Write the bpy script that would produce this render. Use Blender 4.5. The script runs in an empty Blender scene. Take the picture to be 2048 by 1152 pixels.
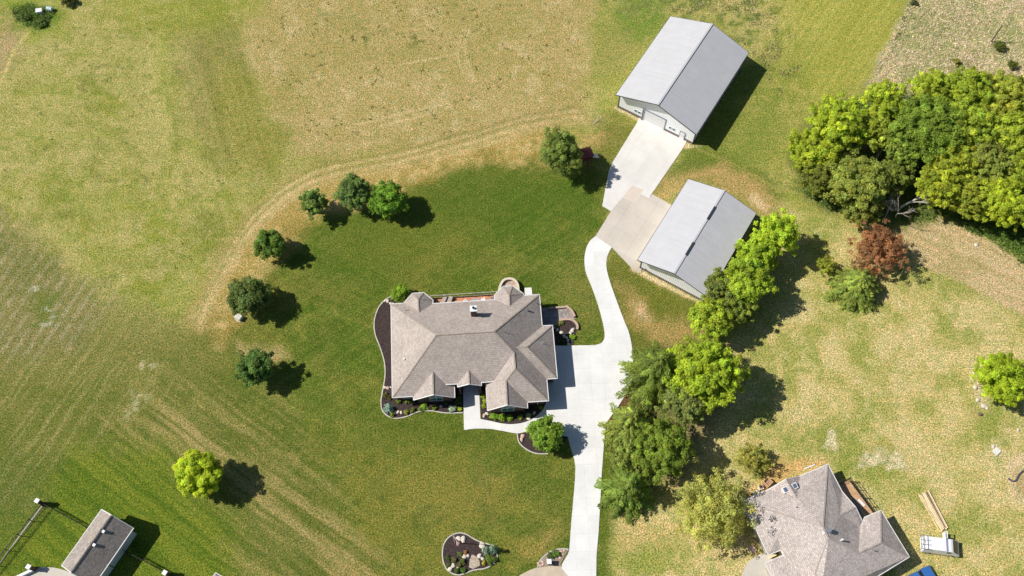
import bpy, math, random
import numpy as np
from mathutils import Vector, Matrix

# ------------------------------------------------------------------ camera, sky, sun
F = 1950.0; T = math.atan(924 / F); H = 135.0
S = bpy.context.scene
C = S.collection
cd = bpy.data.cameras.new('camera'); cam = bpy.data.objects.new('camera', cd); C.objects.link(cam)
cam.location = (0, 0, H); cam.rotation_euler = (T, 0, 0)
cd.sensor_width = 36; cd.lens = 36 * F / 2048; cd.clip_end = 6000; cd.clip_start = 1
S.camera = cam
W = bpy.data.worlds.new('World'); S.world = W; W.use_nodes = True
wn = W.node_tree.nodes; bg = wn['Background']
sky = wn.new('ShaderNodeTexSky'); sky.sky_type = 'NISHITA'; sky.sun_disc = False
SUN_EL = 47.0; SHD = math.radians(-4.0)
sky.sun_elevation = math.radians(SUN_EL); sky.sun_rotation = math.radians(-86.0)
hs_ = wn.new('ShaderNodeHueSaturation'); hs_.inputs['Saturation'].default_value = 1.25
W.node_tree.links.new(sky.outputs[0], hs_.inputs['Color']); W.node_tree.links.new(hs_.outputs[0], bg.inputs[0]); bg.inputs[1].default_value = 0.064
sl = bpy.data.lights.new('sun', 'SUN'); so = bpy.data.objects.new('sun', sl); C.objects.link(so)
sl.energy = 5.0; sl.angle = math.radians(0.5); sl.color = (1, .965, .91)
d = Vector((math.cos(SHD) * math.cos(math.radians(SUN_EL)), math.sin(SHD) * math.cos(math.radians(SUN_EL)), -math.sin(math.radians(SUN_EL))))
so.rotation_euler = d.to_track_quat('-Z', 'Y').to_euler(); so.location = (-60, 10, 90)
S.view_settings.view_transform = 'Standard'; S.view_settings.look = 'None'
S.view_settings.exposure = 0.0; S.view_settings.gamma = 1.0
S.render.engine = 'CYCLES'

# ------------------------------------------------------------------ helpers
cT, sT = math.cos(T), math.sin(T)
def G(px, py, z=0.0):
    """point of the place seen at photograph pixel (px, py) when it lies at height z"""
    u = (px - 1024) / F; v = (576 - py) / F
    s = (H - z) / -(v * sT - cT)
    return (u * s, (v * cT + sT) * s, z)
def G2(px, py, z=0.0): return G(px, py, z)[:2]
def Zm(ox, oy, s): return lambda x, y: (ox + x * s, oy + y * s)
Z1 = Zm(720, 540, 460 / 1395); Z2 = Zm(1180, 0, 380 / 1327); Z3 = Zm(1160, 300, 460 / 1559)
ZT = Zm(1180, 640, 380 / 1042); Z5 = Zm(1400, 900, 460 / 2048); Z6 = Zm(0, 960, 460 / 2048)
ZF = Zm(840, 1040, 340 / 2048); Z7 = Zm(1640, 930, 320 / 2048); Z8 = Zm(1460, 1040, 360 / 2048)
ZE = Zm(950, 550, 230 / 1893); ZW = Zm(750, 730, 200 / 1920); ZS = Zm(920, 730, 260 / 1576)
ZP = Zm(1060, 220, 200 / 1280); ZB = Zm(1220, 180, 200 / 1920); ZR = Zm(1600, 780, 448 / 1387)
def ppm(px, py): return 1.0 / max(1e-6, (G(px + 1, py)[0] - G(px, py)[0]))   # pixels per metre there
def lin(r, g, b):
    f = lambda c: ((c / 255 + .055) / 1.055) ** 2.4 if c > 10 else c / 255 / 12.92
    return (f(r), f(g), f(b), 1)

# ------------------------------------------------------------------ materials
def newmat(n):
    m = bpy.data.materials.new(n); m.use_nodes = True
    return m, m.node_tree.nodes, m.node_tree.links, m.node_tree.nodes['Principled BSDF']
MC = {}
def plain(name, col, rough=.6, metal=0.0, var=.12, scale=2.0, bump=0.0, spec=.3):
    if name in MC: return MC[name]
    m, n, l, b = newmat(name)
    tc = n.new('ShaderNodeTexCoord'); nz = n.new('ShaderNodeTexNoise'); nz.inputs['Scale'].default_value = scale
    nz.inputs['Detail'].default_value = 6; l.new(tc.outputs['Object'], nz.inputs['Vector'])
    mp = n.new('ShaderNodeMapRange'); mp.inputs[1].default_value = .3; mp.inputs[2].default_value = .7
    mp.inputs[3].default_value = 1 - var; mp.inputs[4].default_value = 1 + var
    l.new(nz.outputs[0], mp.inputs[0])
    mx = n.new('ShaderNodeVectorMath'); mx.operation = 'SCALE'; mx.inputs[0].default_value = col[:3]
    l.new(mp.outputs[0], mx.inputs['Scale']); l.new(mx.outputs[0], b.inputs['Base Color'])
    b.inputs['Roughness'].default_value = rough; b.inputs['Metallic'].default_value = metal
    b.inputs['Specular IOR Level'].default_value = spec
    if bump:
        bp = n.new('ShaderNodeBump'); bp.inputs['Strength'].default_value = .8; bp.inputs['Distance'].default_value = bump
        l.new(nz.outputs[0], bp.inputs['Height']); l.new(bp.outputs[0], b.inputs['Normal'])
    MC[name] = m; return m
def uvmat(name, fn):
    if name in MC: return MC[name]
    m, n, l, b = newmat(name); uv = n.new('ShaderNodeUVMap'); uv.uv_map = 'uv'
    fn(n, l, b, uv.outputs[0]); MC[name] = m; return m
def noise(n, l, vec, sc, det=4, rough=.6):
    t = n.new('ShaderNodeTexNoise'); t.inputs['Scale'].default_value = sc; t.inputs['Detail'].default_value = det
    t.inputs['Roughness'].default_value = rough; l.new(vec, t.inputs['Vector']); return t.outputs[0]
def ramp(n, l, fac, a, b_, lo, hi):
    t = n.new('ShaderNodeMapRange'); t.inputs[1].default_value = a; t.inputs[2].default_value = b_
    t.inputs[3].default_value = lo; t.inputs[4].default_value = hi; l.new(fac, t.inputs[0]); return t.outputs[0]
def mul(n, l, a, b_):
    t = n.new('ShaderNodeMath'); t.operation = 'MULTIPLY'; l.new(a, t.inputs[0]); l.new(b_, t.inputs[1]); return t.outputs[0]
def scalec(n, l, col, fac):
    t = n.new('ShaderNodeVectorMath'); t.operation = 'SCALE'
    if isinstance(col, (tuple, list)): t.inputs[0].default_value = col[:3]
    else: l.new(col, t.inputs[0])
    l.new(fac, t.inputs['Scale']); return t.outputs[0]
def mixc(n, l, fac, a, b_):
    t = n.new('ShaderNodeMix'); t.data_type = 'RGBA'
    if isinstance(fac, float): t.inputs[0].default_value = fac
    else: l.new(fac, t.inputs[0])
    for k, c in ((6, a), (7, b_)):
        if isinstance(c, tuple): t.inputs[k].default_value = c
        else: l.new(c, t.inputs[k])
    return t.outputs[2]
def bump(n, l, b, h, dist, st=1.0):
    bp = n.new('ShaderNodeBump'); bp.inputs['Strength'].default_value = st; bp.inputs['Distance'].default_value = dist
    l.new(h, bp.inputs['Height']); l.new(bp.outputs[0], b.inputs['Normal'])
def shingle(name, ca, cb, speck=.3):
    def f(n, l, b, uv):
        br = n.new('ShaderNodeTexBrick'); l.new(uv, br.inputs['Vector'])
        br.inputs['Scale'].default_value = 1; br.inputs['Brick Width'].default_value = .32; br.inputs['Row Height'].default_value = .26
        br.inputs['Mortar Size'].default_value = .02; br.inputs['Color1'].default_value = ca; br.inputs['Color2'].default_value = cb
        br.inputs['Mortar'].default_value = tuple(c * .55 for c in ca[:3]) + (1,); br.inputs['Bias'].default_value = -.1
        k = mul(n, l, ramp(n, l, noise(n, l, uv, .35, 3), .3, .7, .9, 1.1), ramp(n, l, noise(n, l, uv, 4.5, 6, .8), .3, .7, 1 - speck, 1 + speck))
        l.new(scalec(n, l, br.outputs[0], k), b.inputs['Base Color']); b.inputs['Roughness'].default_value = .95
        b.inputs['Specular IOR Level'].default_value = .15
        bump(n, l, b, noise(n, l, uv, 5, 5, .8), .04)
    return uvmat(name, f)
def ribbed(name, col, period, depth, rough=.4, metal=0.0, streak=.05, dark=.8, laps=False):
    def f(n, l, b, uv):
        wv = n.new('ShaderNodeTexWave'); wv.bands_direction = 'X'; wv.inputs['Scale'].default_value = .3183 * math.pi / period * .3183 * math.pi
        wv.inputs['Scale'].default_value = 2 * math.pi / 20 / period; l.new(uv, wv.inputs['Vector'])
        r = ramp(n, l, wv.outputs[1], .0, .25, dark, 1.0)
        k = mul(n, l, r, ramp(n, l, noise(n, l, uv, .6, 5), .3, .7, 1 - streak, 1 + streak))
        if laps:
            mp_ = n.new('ShaderNodeMapping'); mp_.inputs['Scale'].default_value = (2.2, .12, 1); l.new(uv, mp_.inputs[0])
            k = mul(n, l, k, ramp(n, l, noise(n, l, mp_.outputs[0], 1, 4, .6), .3, .7, .955, 1.045))
            w2 = n.new('ShaderNodeTexBrick'); w2.inputs['Scale'].default_value = 1; w2.inputs['Brick Width'].default_value = .92; w2.inputs['Row Height'].default_value = 1.22; w2.inputs['Mortar Size'].default_value = .02; w2.offset = 0
            w2.inputs['Color1'].default_value = (1, 1, 1, 1); w2.inputs['Color2'].default_value = (.975, .975, .975, 1); w2.inputs['Mortar'].default_value = (.93, .93, .93, 1); l.new(uv, w2.inputs['Vector'])
            k = mul(n, l, k, w2.outputs[0])
        l.new(scalec(n, l, col, k), b.inputs['Base Color']); b.inputs['Roughness'].default_value = rough
        b.inputs['Metallic'].default_value = metal
        bump(n, l, b, wv.outputs[1], depth)
    return uvmat(name, f)
def brick(name, ca, cb, mo, w=.22, h=.075):
    def f(n, l, b, uv):
        br = n.new('ShaderNodeTexBrick'); l.new(uv, br.inputs['Vector']); br.inputs['Scale'].default_value = 1
        br.inputs['Brick Width'].default_value = w; br.inputs['Row Height'].default_value = h; br.inputs['Mortar Size'].default_value = .01
        br.inputs['Color1'].default_value = ca; br.inputs['Color2'].default_value = cb; br.inputs['Mortar'].default_value = mo
        k = ramp(n, l, noise(n, l, uv, 2, 5), .3, .7, .8, 1.2)
        l.new(scalec(n, l, br.outputs[0], k), b.inputs['Base Color']); b.inputs['Roughness'].default_value = .9
        bump(n, l, b, br.outputs[1], -.01)
    return uvmat(name, f)
def concrete(name, col, jx, jy, ang, dirt=.1, jd=.87):
    if name in MC: return MC[name]
    m, n, l, b = newmat(name)
    tc = n.new('ShaderNodeTexCoord'); mp = n.new('ShaderNodeMapping'); mp.inputs['Rotation'].default_value = (0, 0, -ang)
    l.new(tc.outputs['Object'], mp.inputs[0]); v = mp.outputs[0]
    br = n.new('ShaderNodeTexBrick'); l.new(v, br.inputs['Vector']); br.inputs['Scale'].default_value = 1; br.offset = 0
    br.inputs['Brick Width'].default_value = jx; br.inputs['Row Height'].default_value = jy; br.inputs['Mortar Size'].default_value = .03
    br.inputs['Mortar Smooth'].default_value = .3
    br.inputs['Color1'].default_value = (1, 1, 1, 1); br.inputs['Color2'].default_value = (.955, .955, .945, 1); br.inputs['Mortar'].default_value = (jd, jd, jd, 1)
    k = mul(n, l, ramp(n, l, noise(n, l, v, .25, 6, .65), .3, .7, 1 - dirt, 1 + dirt), ramp(n, l, noise(n, l, v, 5, 4), .3, .7, .965, 1.035))
    st = ramp(n, l, noise(n, l, v, .9, 3, .5), .62, .78, 1, .93)
    c = scalec(n, l, col, mul(n, l, k, st))
    t = n.new('ShaderNodeMix'); t.data_type = 'RGBA'; t.blend_type = 'MULTIPLY'; t.inputs[0].default_value = 1
    l.new(c, t.inputs[6]); l.new(br.outputs[0], t.inputs[7])
    l.new(t.outputs[2], b.inputs['Base Color']); b.inputs['Roughness'].default_value = .9; b.inputs['Specular IOR Level'].default_value = .2
    MC[name] = m; return m
def mulch(name, ca, cb, sc=7):
    if name in MC: return MC[name]
    m, n, l, b = newmat(name)
    tc = n.new('ShaderNodeTexCoord'); v = tc.outputs['Object']
    f = ramp(n, l, noise(n, l, v, sc, 6, .8), .38, .62, 0, 1)
    l.new(mixc(n, l, f, ca, cb), b.inputs['Base Color']); b.inputs['Roughness'].default_value = 1
    b.inputs['Specular IOR Level'].default_value = .1
    bump(n, l, b, noise(n, l, v, sc, 5, .8), .12); MC[name] = m; return m
def leafmat(name='leaves'):
    if name in MC: return MC[name]
    m, n, l, b = newmat(name)
    at = n.new('ShaderNodeAttribute'); at.attribute_name = 'col'
    b.inputs['Roughness'].default_value = .6; b.inputs['Specular IOR Level'].default_value = .25
    l.new(at.outputs[0], b.inputs['Base Color'])
    tr = n.new('ShaderNodeBsdfTranslucent'); l.new(scalec(n, l, at.outputs[0], ramp(n, l, at.outputs[3], 0, 1, 1.25, 1.25)), tr.inputs[0])
    ad = n.new('ShaderNodeMixShader'); ad.inputs[0].default_value = .4
    l.new(b.outputs[0], ad.inputs[1]); l.new(tr.outputs[0], ad.inputs[2]); l.new(ad.outputs[0], n['Material Output'].inputs[0])
    MC[name] = m; return m
M_leaf = leafmat()
M_bark = plain('bark', lin(112, 98, 84), .95, var=.3, scale=6, bump=.03)
M_deadbark = plain('bleached_wood', lin(205, 196, 184), .9, var=.15, scale=5)
M_white = plain('white_paint', (.8, .8, .79), .45, var=.03)
M_offwhite = plain('gutter_white', (.74, .73, .71), .5, var=.05)
M_curb = plain('concrete_edging', lin(196, 190, 176), .9, var=.14, scale=1.5)
M_black = plain('black_metal', (.02, .02, .022), .5, var=.1)
M_dark = plain('dark_trim', lin(84, 84, 90), .6, var=.1)
M_glass = plain('window_glass', (.05, .16, .18), .08, var=.1, spec=.8)
M_rock = plain('pale_rock', lin(214, 204, 188), .95, var=.22, scale=3, bump=.06)
M_rockpink = plain('pink_rock', lin(208, 176, 158), .95, var=.2, scale=3, bump=.06)
M_steel = plain('galvanised_steel', (.55, .56, .58), .35, .7, var=.1)
M_wood = plain('new_lumber', lin(236, 212, 170), .8, var=.12, scale=3)
M_brick = brick('dark_red_brick', lin(104, 66, 58), lin(80, 52, 48), lin(128, 112, 104))
M_mulch = mulch('dark_mulch', lin(42, 34, 33), lin(98, 84, 80))

# ------------------------------------------------------------------ mesh building
class MB:
    def __init__(s): s.v = []; s.f = []
    def add(s, vs, fs):
        o = len(s.v); s.v += [tuple(p) for p in vs]; s.f += [tuple(i + o for i in f) for f in fs]; return s
    def box(s, a, b, fr=None):
        x0, y0, z0 = a; x1, y1, z1 = b
        vs = [(x0, y0, z0), (x1, y0, z0), (x1, y1, z0), (x0, y1, z0), (x0, y0, z1), (x1, y0, z1), (x1, y1, z1), (x0, y1, z1)]
        if fr: vs = [fr(*p) for p in vs]
        return s.add(vs, [(3, 2, 1, 0), (4, 5, 6, 7), (0, 1, 5, 4), (1, 2, 6, 5), (2, 3, 7, 6), (3, 0, 4, 7)])
    def prism(s, poly, z0, z1, bottom=True):
        n = len(poly); a = sum(poly[i][0] * poly[(i + 1) % n][1] - poly[(i + 1) % n][0] * poly[i][1] for i in range(n))
        if a < 0: poly = poly[::-1]
        vs = [(p[0], p[1], z0) for p in poly] + [(p[0], p[1], z1) for p in poly]
        fs = [tuple(range(n, 2 * n))] + [(i, (i + 1) % n, n + (i + 1) % n, n + i) for i in range(n)]
        if bottom: fs.append(tuple(range(n - 1, -1, -1)))
        return s.add(vs, fs)
    def bar(s, p, q, w, h, up=(0, 0, 1)):
        p = Vector(p); q = Vector(q); d = (q - p).normalized(); side = d.cross(Vector(up))
        if side.length < 1e-4: side = Vector((1, 0, 0))
        side.normalize(); u = side.cross(d).normalized()
        vs = []
        for c in (p, q):
            for a, b in ((-1, -1), (1, -1), (1, 1), (-1, 1)): vs.append(c + side * a * w / 2 + u * b * h / 2)
        return s.add(vs, [(0, 1, 2, 3), (7, 6, 5, 4), (0, 4, 5, 1), (1, 5, 6, 2), (2, 6, 7, 3), (3, 7, 4, 0)])
    def tube(s, pts, rad, n=8, cap=True):
        pts = [Vector(p) for p in pts]; rad = rad if isinstance(rad, (list, tuple)) else [rad] * len(pts)
        base = len(s.v); prev = None; vs = []
        for i, p in enumerate(pts):
            t = (pts[min(i + 1, len(pts) - 1)] - pts[max(i - 1, 0)]).normalized()
            a = t.cross(Vector((0, 0, 1)))
            if a.length < .05: a = t.cross(Vector((1, 0, 0)))
            a.normalize(); b = t.cross(a)
            if prev is not None and a.dot(prev) < 0: a = -a; b = -b
            prev = a
            for k in range(n):
                th = 2 * math.pi * k / n; vs.append(p + (a * math.cos(th) + b * math.sin(th)) * rad[i])
        fs = [(i * n + k, i * n + (k + 1) % n, (i + 1) * n + (k + 1) % n, (i + 1) * n + k) for i in range(len(pts) - 1) for k in range(n)]
        if cap: fs += [tuple(range(n - 1, -1, -1)), tuple((len(pts) - 1) * n + k for k in range(n))]
        return s.add(vs, fs)
    def cyl(s, c, r, z0, z1, n=16, r2=None): return s.tube([(c[0], c[1], z0), (c[0], c[1], z1)], [r, r if r2 is None else r2], n)
def link_mesh(name, me, mat, parent=None, loc=None):
    o = bpy.data.objects.new(name, me); C.objects.link(o)
    if mat: me.materials.append(mat)
    if parent is not None: o.parent = parent
    elif loc is not None: o.location = loc
    return o
def uvs(me):
    uvl = me.uv_layers.new(name='uv'); co = [v.co for v in me.vertices]
    for p in me.polygons:
        n = p.normal; h = Vector((-n.y, n.x, 0))
        h = Vector((1, 0, 0)) if h.length < .02 else h.normalized()
        s_ = n.cross(h)
        for li in p.loop_indices:
            c = co[me.loops[li].vertex_index]; uvl.data[li].uv = (c.dot(h), c.dot(s_))
def build(name, mb, mat, parent=None, loc=None, local=False, smooth=False, bevel=0):
    """links the collected shapes as ONE mesh; world coordinates unless local"""
    vs = mb.v
    if not local:
        if parent is not None:
            M = Matrix.Rotation(-parent.rotation_euler.z, 4, 'Z') @ Matrix.Translation(-parent.location)
            vs = [tuple(M @ Vector(p)) for p in vs]
        elif loc is not None: vs = [(p[0] - loc[0], p[1] - loc[1], p[2] - loc[2]) for p in vs]
    me = bpy.data.meshes.new(name); me.from_pydata(vs, [], mb.f); me.update(); uvs(me)
    if smooth: me.polygons.foreach_set('use_smooth', [True] * len(me.polygons))
    o = link_mesh(name, me, mat, parent, loc)
    if bevel:
        b = o.modifiers.new('bevel', 'BEVEL'); b.width = bevel; b.segments = 2; b.limit_method = 'ANGLE'
    return o
def tag(o, label, cat, group=None):
    o['label'] = label; o['category'] = cat
    if group: o['group'] = group
    return o
def thing(name, label, cat, loc, rz=0.0, group=None):
    o = bpy.data.objects.new(name, None); C.objects.link(o); o.empty_display_size = .3
    o.location = loc; o.rotation_euler = (0, 0, rz); return tag(o, label, cat, group)
def kind(o, k='structure'): o['kind'] = k; return o
def smoothpoly(pts, n=6, closed=True):
    out = []; m = len(pts); rng_ = range(m if closed else m - 1)
    for i in rng_:
        g = (lambda k: pts[k % m]) if closed else (lambda k: pts[min(max(k, 0), m - 1)])
        p0, p1, p2, p3 = g(i - 1), g(i), g(i + 1), g(i + 2)
        for k in range(n):
            t = k / n
            out.append(tuple(.5 * (2 * p1[j] + (p2[j] - p0[j]) * t + (2 * p0[j] - 5 * p1[j] + 4 * p2[j] - p3[j]) * t * t + (3 * p1[j] - p0[j] - 3 * p2[j] + p3[j]) * t ** 3) for j in range(2)))
    if not closed: out.append(tuple(pts[-1]))
    return out
def gp(pts, z=0, Z=None): return [G2(*(Z(*p) if Z else p), z) for p in pts]

# ------------------------------------------------------------------ ground sheet with its patches of turf, crop and soil
rng = np.random.default_rng(5)
LAT = rng.random((256, 256)).astype(np.float32)
def vnoise(x, y):
    xi = np.floor(x).astype(int); yi = np.floor(y).astype(int); fx = x - xi; fy = y - yi
    fx = fx * fx * (3 - 2 * fx); fy = fy * fy * (3 - 2 * fy)
    a = LAT[xi & 255, yi & 255]; b = LAT[(xi + 1) & 255, yi & 255]; c = LAT[xi & 255, (yi + 1) & 255]; d_ = LAT[(xi + 1) & 255, (yi + 1) & 255]
    return (a * (1 - fx) + b * fx) * (1 - fy) + (c * (1 - fx) + d_ * fx) * fy
def fbm(x, y, o=4, g=.55):
    s = 0; a = 1; t = 0
    for i in range(o): s = s + a * vnoise(x + 17.3 * i, y - 9.1 * i); t += a; a *= g; x = x * 2.03; y = y * 2.03
    return s / t
def stretch(lo, step, hi, far):
    core = np.arange(lo, hi, step); e = []; w = step; v = 0
    while v < far: w *= 1.35; v += w; e.append(v)
    e = np.array(e); return np.concatenate([(lo - e)[::-1], core, core[-1] + e])
gx = stretch(-92, .27, 92, 2600); gy = stretch(14, .27, 124, 2600)
GX, GY = np.meshgrid(gx, gy, indexing='ij'); X = GX.ravel(); Y = GY.ravel()
col = np.empty((X.size, 3), np.float32); rough_a = np.full(X.size, .35, np.float32)
def L3(c): return np.array(lin(*c)[:3], np.float32)
def blend(a, c): 
    a = a[:, None]; col[:] = col * (1 - a) + L3(c) * a
def sdf(P, x, y):
    P = np.array(P); n = len(P); dmin = np.full(x.shape, 1e9); ins = np.zeros(x.shape, bool)
    for i in range(n):
        a = P[i]; b = P[(i + 1) % n]; e = b - a; wx = x - a[0]; wy = y - a[1]
        t = np.clip((wx * e[0] + wy * e[1]) / (e @ e + 1e-9), 0, 1)
        dmin = np.minimum(dmin, np.hypot(wx - t * e[0], wy - t * e[1]))
        c = ((a[1] > y) != (b[1] > y)) & (x < (b[0] - a[0]) * (y - a[1]) / (b[1] - a[1] + 1e-12) + a[0]); ins ^= c
    return np.where(ins, -dmin, dmin)
W1 = fbm(X / 3.1, Y / 3.1, 3) - .5; W2 = fbm(X / 3.1 + 50, Y / 3.1 + 80, 3) - .5
W3 = fbm(X / .9, Y / .9, 3) - .5
def mask(poly, feather, warp=2.0, edge=.6):
    P = np.array(gp(poly)); lo = P.min(0) - feather - warp - 2; hi = P.max(0) + feather + warp + 2
    m = (X > lo[0]) & (X < hi[0]) & (Y > lo[1]) & (Y < hi[1]); out = np.zeros(X.size, np.float32)
    dd = sdf(P, X[m] + W1[m] * warp * 2, Y[m] + W2[m] * warp * 2) + W3[m] * edge * 2
    t = np.clip(.5 - dd / feather, 0, 1); out[m] = t * t * (3 - 2 * t); return out
def stroke(pts, width, feather, warp=.5, smooth=True):
    P = gp(pts)
    if smooth: P = smoothpoly(P, 5, False)
    P = np.array(P); lo = P.min(0) - width - feather - 2; hi = P.max(0) + width + feather + 2
    m = (X > lo[0]) & (X < hi[0]) & (Y > lo[1]) & (Y < hi[1]); x = X[m] + W1[m] * warp; y = Y[m] + W2[m] * warp; dm = np.full(x.shape, 1e9)
    for i in range(len(P) - 1):
        a = P[i]; e = P[i + 1] - a; wx = x - a[0]; wy = y - a[1]; t = np.clip((wx * e[0] + wy * e[1]) / (e @ e + 1e-9), 0, 1)
        dm = np.minimum(dm, np.hypot(wx - t * e[0], wy - t * e[1]))
    out = np.zeros(X.size, np.float32); t = np.clip((width / 2 + feather / 2 - dm) / feather, 0, 1); out[m] = t * t * (3 - 2 * t); return out
def streak(p, q, long, short, seed=0):
    a = np.array(G2(*p)); b = np.array(G2(*q)); e = (b - a) / np.hypot(*(b - a)); u = X * e[0] + Y * e[1] + W1 * 1.2; v = -X * e[1] + Y * e[0] + W2 * .7
    return fbm(u / long + seed, v / short + seed * 3, 3)
def ss(x, a, b): t = np.clip((x - a) / (b - a), 0, 1); return t * t * (3 - 2 * t)
n1 = fbm(X / 9, Y / 9, 4); n2 = fbm(X / 4 + 31, Y / 4 + 7, 4); n3 = fbm(X / 1.6 + 3, Y / 1.6 + 90, 4, .65); n4 = fbm(X / 22 + 8, Y / 22, 2)
n1, n2, n3 = [np.clip((q_ - .5) * 1.55 + .5, 0, 1) for q_ in (n1, n2, n3)]
col[:] = L3((150, 148, 82))
blend(ss(n1, .45, .72) * .75, (172, 164, 102)); blend(ss(1 - n1, .5, .75) * .7, (132, 136, 66)); blend(ss(n2, .55, .8) * .55, (142, 146, 60))
blend(ss(streak((0, 300), (160, 440), 9, .8), .52, .75) * .22, (182, 170, 112))
blend(ss(n3, .5, .72) * .45, (176, 166, 108)); blend(ss(1 - n3, .5, .7) * .4, (128, 132, 62)); blend(ss(fbm(X / 3.3 + 200, Y / 2.2 + 11, 5, .7), .52, .68) * .5, (186, 172, 116))
blend(ss(fbm(X / 5.3 + 90, Y / 4.2 + 44, 5, .7), .53, .68) * .4, (138, 148, 58))
# darker creases and worn lines in the meadow
for pts, w, c in [([(112, 80), (118, 110), (145, 132)], .8, (112, 116, 62)), ([(235, 135), (200, 137), (175, 152), (158, 170), (170, 188)], 1.0, (106, 106, 62)),
                  ([(205, 280), (190, 320), (185, 335), (205, 355), (235, 360)], .8, (118, 116, 66)), ([(275, 345), (295, 368)], .9, (112, 112, 64)), ([(445, 298), (465, 316)], .8, (122, 108, 70))]:
    blend(stroke(pts, w * .5, 1.0, 2.2) * ss(n3, .25, .6) * .65, tuple(int(q_ * .95) for q_ in c))
blend(stroke([(318, 70), (308, 120), (318, 190), (335, 270), (355, 340), (362, 400)], 2.0, 3, 2) * ss(n3, .35, .6) * .8, (184, 172, 112))
blend(stroke([(322, 60), (325, 130), (340, 230)], 2.2, 3, 2) * .4, (140, 150, 56))
# grey-olive flank west of the dry field
blend(mask([(350, 60), (480, 45), (500, 150), (560, 300), (540, 360), (440, 330), (370, 200)], 8, 2) * .6, (132, 124, 76))
blend(mask([(430, 120), (520, 170), (565, 270), (560, 345), (470, 330), (420, 230)], 7, 2) * .5, (146, 142, 66))
# dry tan field
f = mask([(560, -40), (1195, -40), (1178, 110), (1185, 200), (1120, 240), (980, 262), (860, 290), (720, 312), (590, 322), (572, 270), (530, 180), (478, 95), (490, 45)], 3.5, 1.8)
blend(f * .95, (186, 166, 112)); blend(f * ss(n2, .5, .75) * .55, (172, 156, 96)); blend(f * ss(n3, .58, .8) * .6, (204, 184, 138)); blend(f * ss(n1, .55, .75) * .4, (160, 150, 84))
blend(f * mask([(650, 40), (840, 60), (860, 110), (700, 120)], 6, 3) * ss(n3, .6, .7) * .8, (122, 126, 60))
rough_a += f * .25
for pts in ([(925, 62), (916, 90), (915, 115), (926, 150)], [(938, 58), (930, 85), (932, 115), (950, 162)], [(930, 120), (932, 140), (948, 158)], [(712, 250), (840, 218), (900, 208)], [(760, 252), (870, 226)], [(800, 130), (910, 108)]):
    blend(stroke(pts, .35, .5, .3) * .7, (214, 192, 146))
blend(stroke([(1172, 60), (1174, 110), (1168, 150)], 1.2, 2, 1) * .5, (196, 178, 124))
sM = streak((440, 60), (520, 330), 14, .45, 12)
blend(mask([(330, 60), (490, 50), (590, 320), (520, 420), (430, 560), (330, 420)], 10, 3) * ss(sM + W3 * .2, .5, .75) * .35, (172, 164, 96))
blend(mask([(330, 60), (490, 50), (590, 320), (520, 420), (430, 560), (330, 420)], 10, 3) * ss(1 - sM, .5, .75) * .3, (120, 124, 58))
# lawn round the house
lawn = mask([(520, 545), (545, 520), (610, 450), (700, 430), (830, 365), (930, 330), (1085, 322), (1215, 345), (1216, 400), (1200, 480), (1250, 640), (1320, 700), (1260, 900), (1200, 1200), (700, 1230), (560, 1030), (420, 800), (400, 690), (470, 620)], 4, 1.8)
blend(lawn, (90, 106, 40)); blend(lawn * ss(n1, .42, .7) * .7, (118, 118, 54)); blend(lawn * ss(n3, .5, .72) * .4, (130, 136, 62)); blend(lawn * ss(1 - n3, .5, .7) * .35, (80, 98, 36)); blend(lawn * ss(n2, .5, .78) * .6, (84, 106, 36)); blend(lawn * ss(1 - n2, .5, .75) * .5, (118, 118, 56))
sL = streak((560, 640), (900, 430), 10, .45, 21); sL2 = streak((700, 860), (1150, 1080), 10, .45, 31)
blend(lawn * ss(sL + W3 * .2, .5, .75) * .38, (124, 130, 60)); blend(lawn * ss(1 - sL, .52, .75) * .3, (76, 94, 34)); blend(lawn * ss(sL2 + W3 * .2, .52, .76) * .3, (136, 134, 66))
fr = mask([(650, 455), (840, 372), (1000, 335), (1195, 345), (1195, 460), (1000, 470), (900, 480), (760, 600), (640, 560)], 9, 3)
blend(fr * .6, (80, 104, 34)); blend(mask([(1090, 560), (1160, 500), (1200, 640), (1170, 690), (1120, 600)], 5, 2) * .5, (128, 126, 66))
blend(mask([(790, 430), (860, 420), (1000, 500), (900, 560), (800, 560), (700, 500)], 12, 3) * .4, (120, 120, 52))
blend(mask([(800, 960), (960, 950), (1010, 1000), (960, 1050), (820, 1010)], 8, 3) * .55, (148, 134, 76))
blend(mask([(1010, 1110), (1050, 1075), (1110, 1055), (1115, 1085), (1050, 1120)], 3, 1.5) * .6, (178, 152, 92))
blend(lawn * mask([(700, 830), (930, 820), (1100, 920), (1140, 1000), (1060, 960), (900, 900), (740, 900)], 6, 2) * .5, (80, 100, 34))
# lower left lawns, streaked by the mower
ll = mask([(-60, 690), (200, 640), (400, 650), (470, 760), (640, 960), (780, 1230), (-60, 1230)], 10, 3)
blend(ll * .9, (106, 112, 52)); blend(ll * ss(n1, .45, .7) * .5, (138, 132, 76))
sA = streak((60, 900), (200, 700), 9, .4, 3); sB = .6 * streak((350, 850), (750, 1152), 11, .42, 9) + .4 * streak((350, 850), (750, 1152), 18, 1.5, 4)
blend(ll * mask([(-60, 640), (300, 640), (380, 800), (100, 1000), (-60, 1230)], 12, 3) * ss(sA + W3 * .2, .5, .76) * .6, (156, 148, 96))
lb = mask([(330, 740), (560, 800), (860, 1230), (250, 1230), (130, 900)], 12, 2)
blend(lb * ss(sB + W3 * .25, .44, .72) * .7, (160, 146, 90)); blend(lb * ss(1 - sB - W3 * .25, .48, .74) * .5, (84, 98, 40))
blend(mask([(330, 830), (440, 850), (700, 1080), (760, 1200), (640, 1140), (480, 960), (330, 890)], 7, 2) * ss(sB, .36, .6) * .6, (178, 156, 108))
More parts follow.
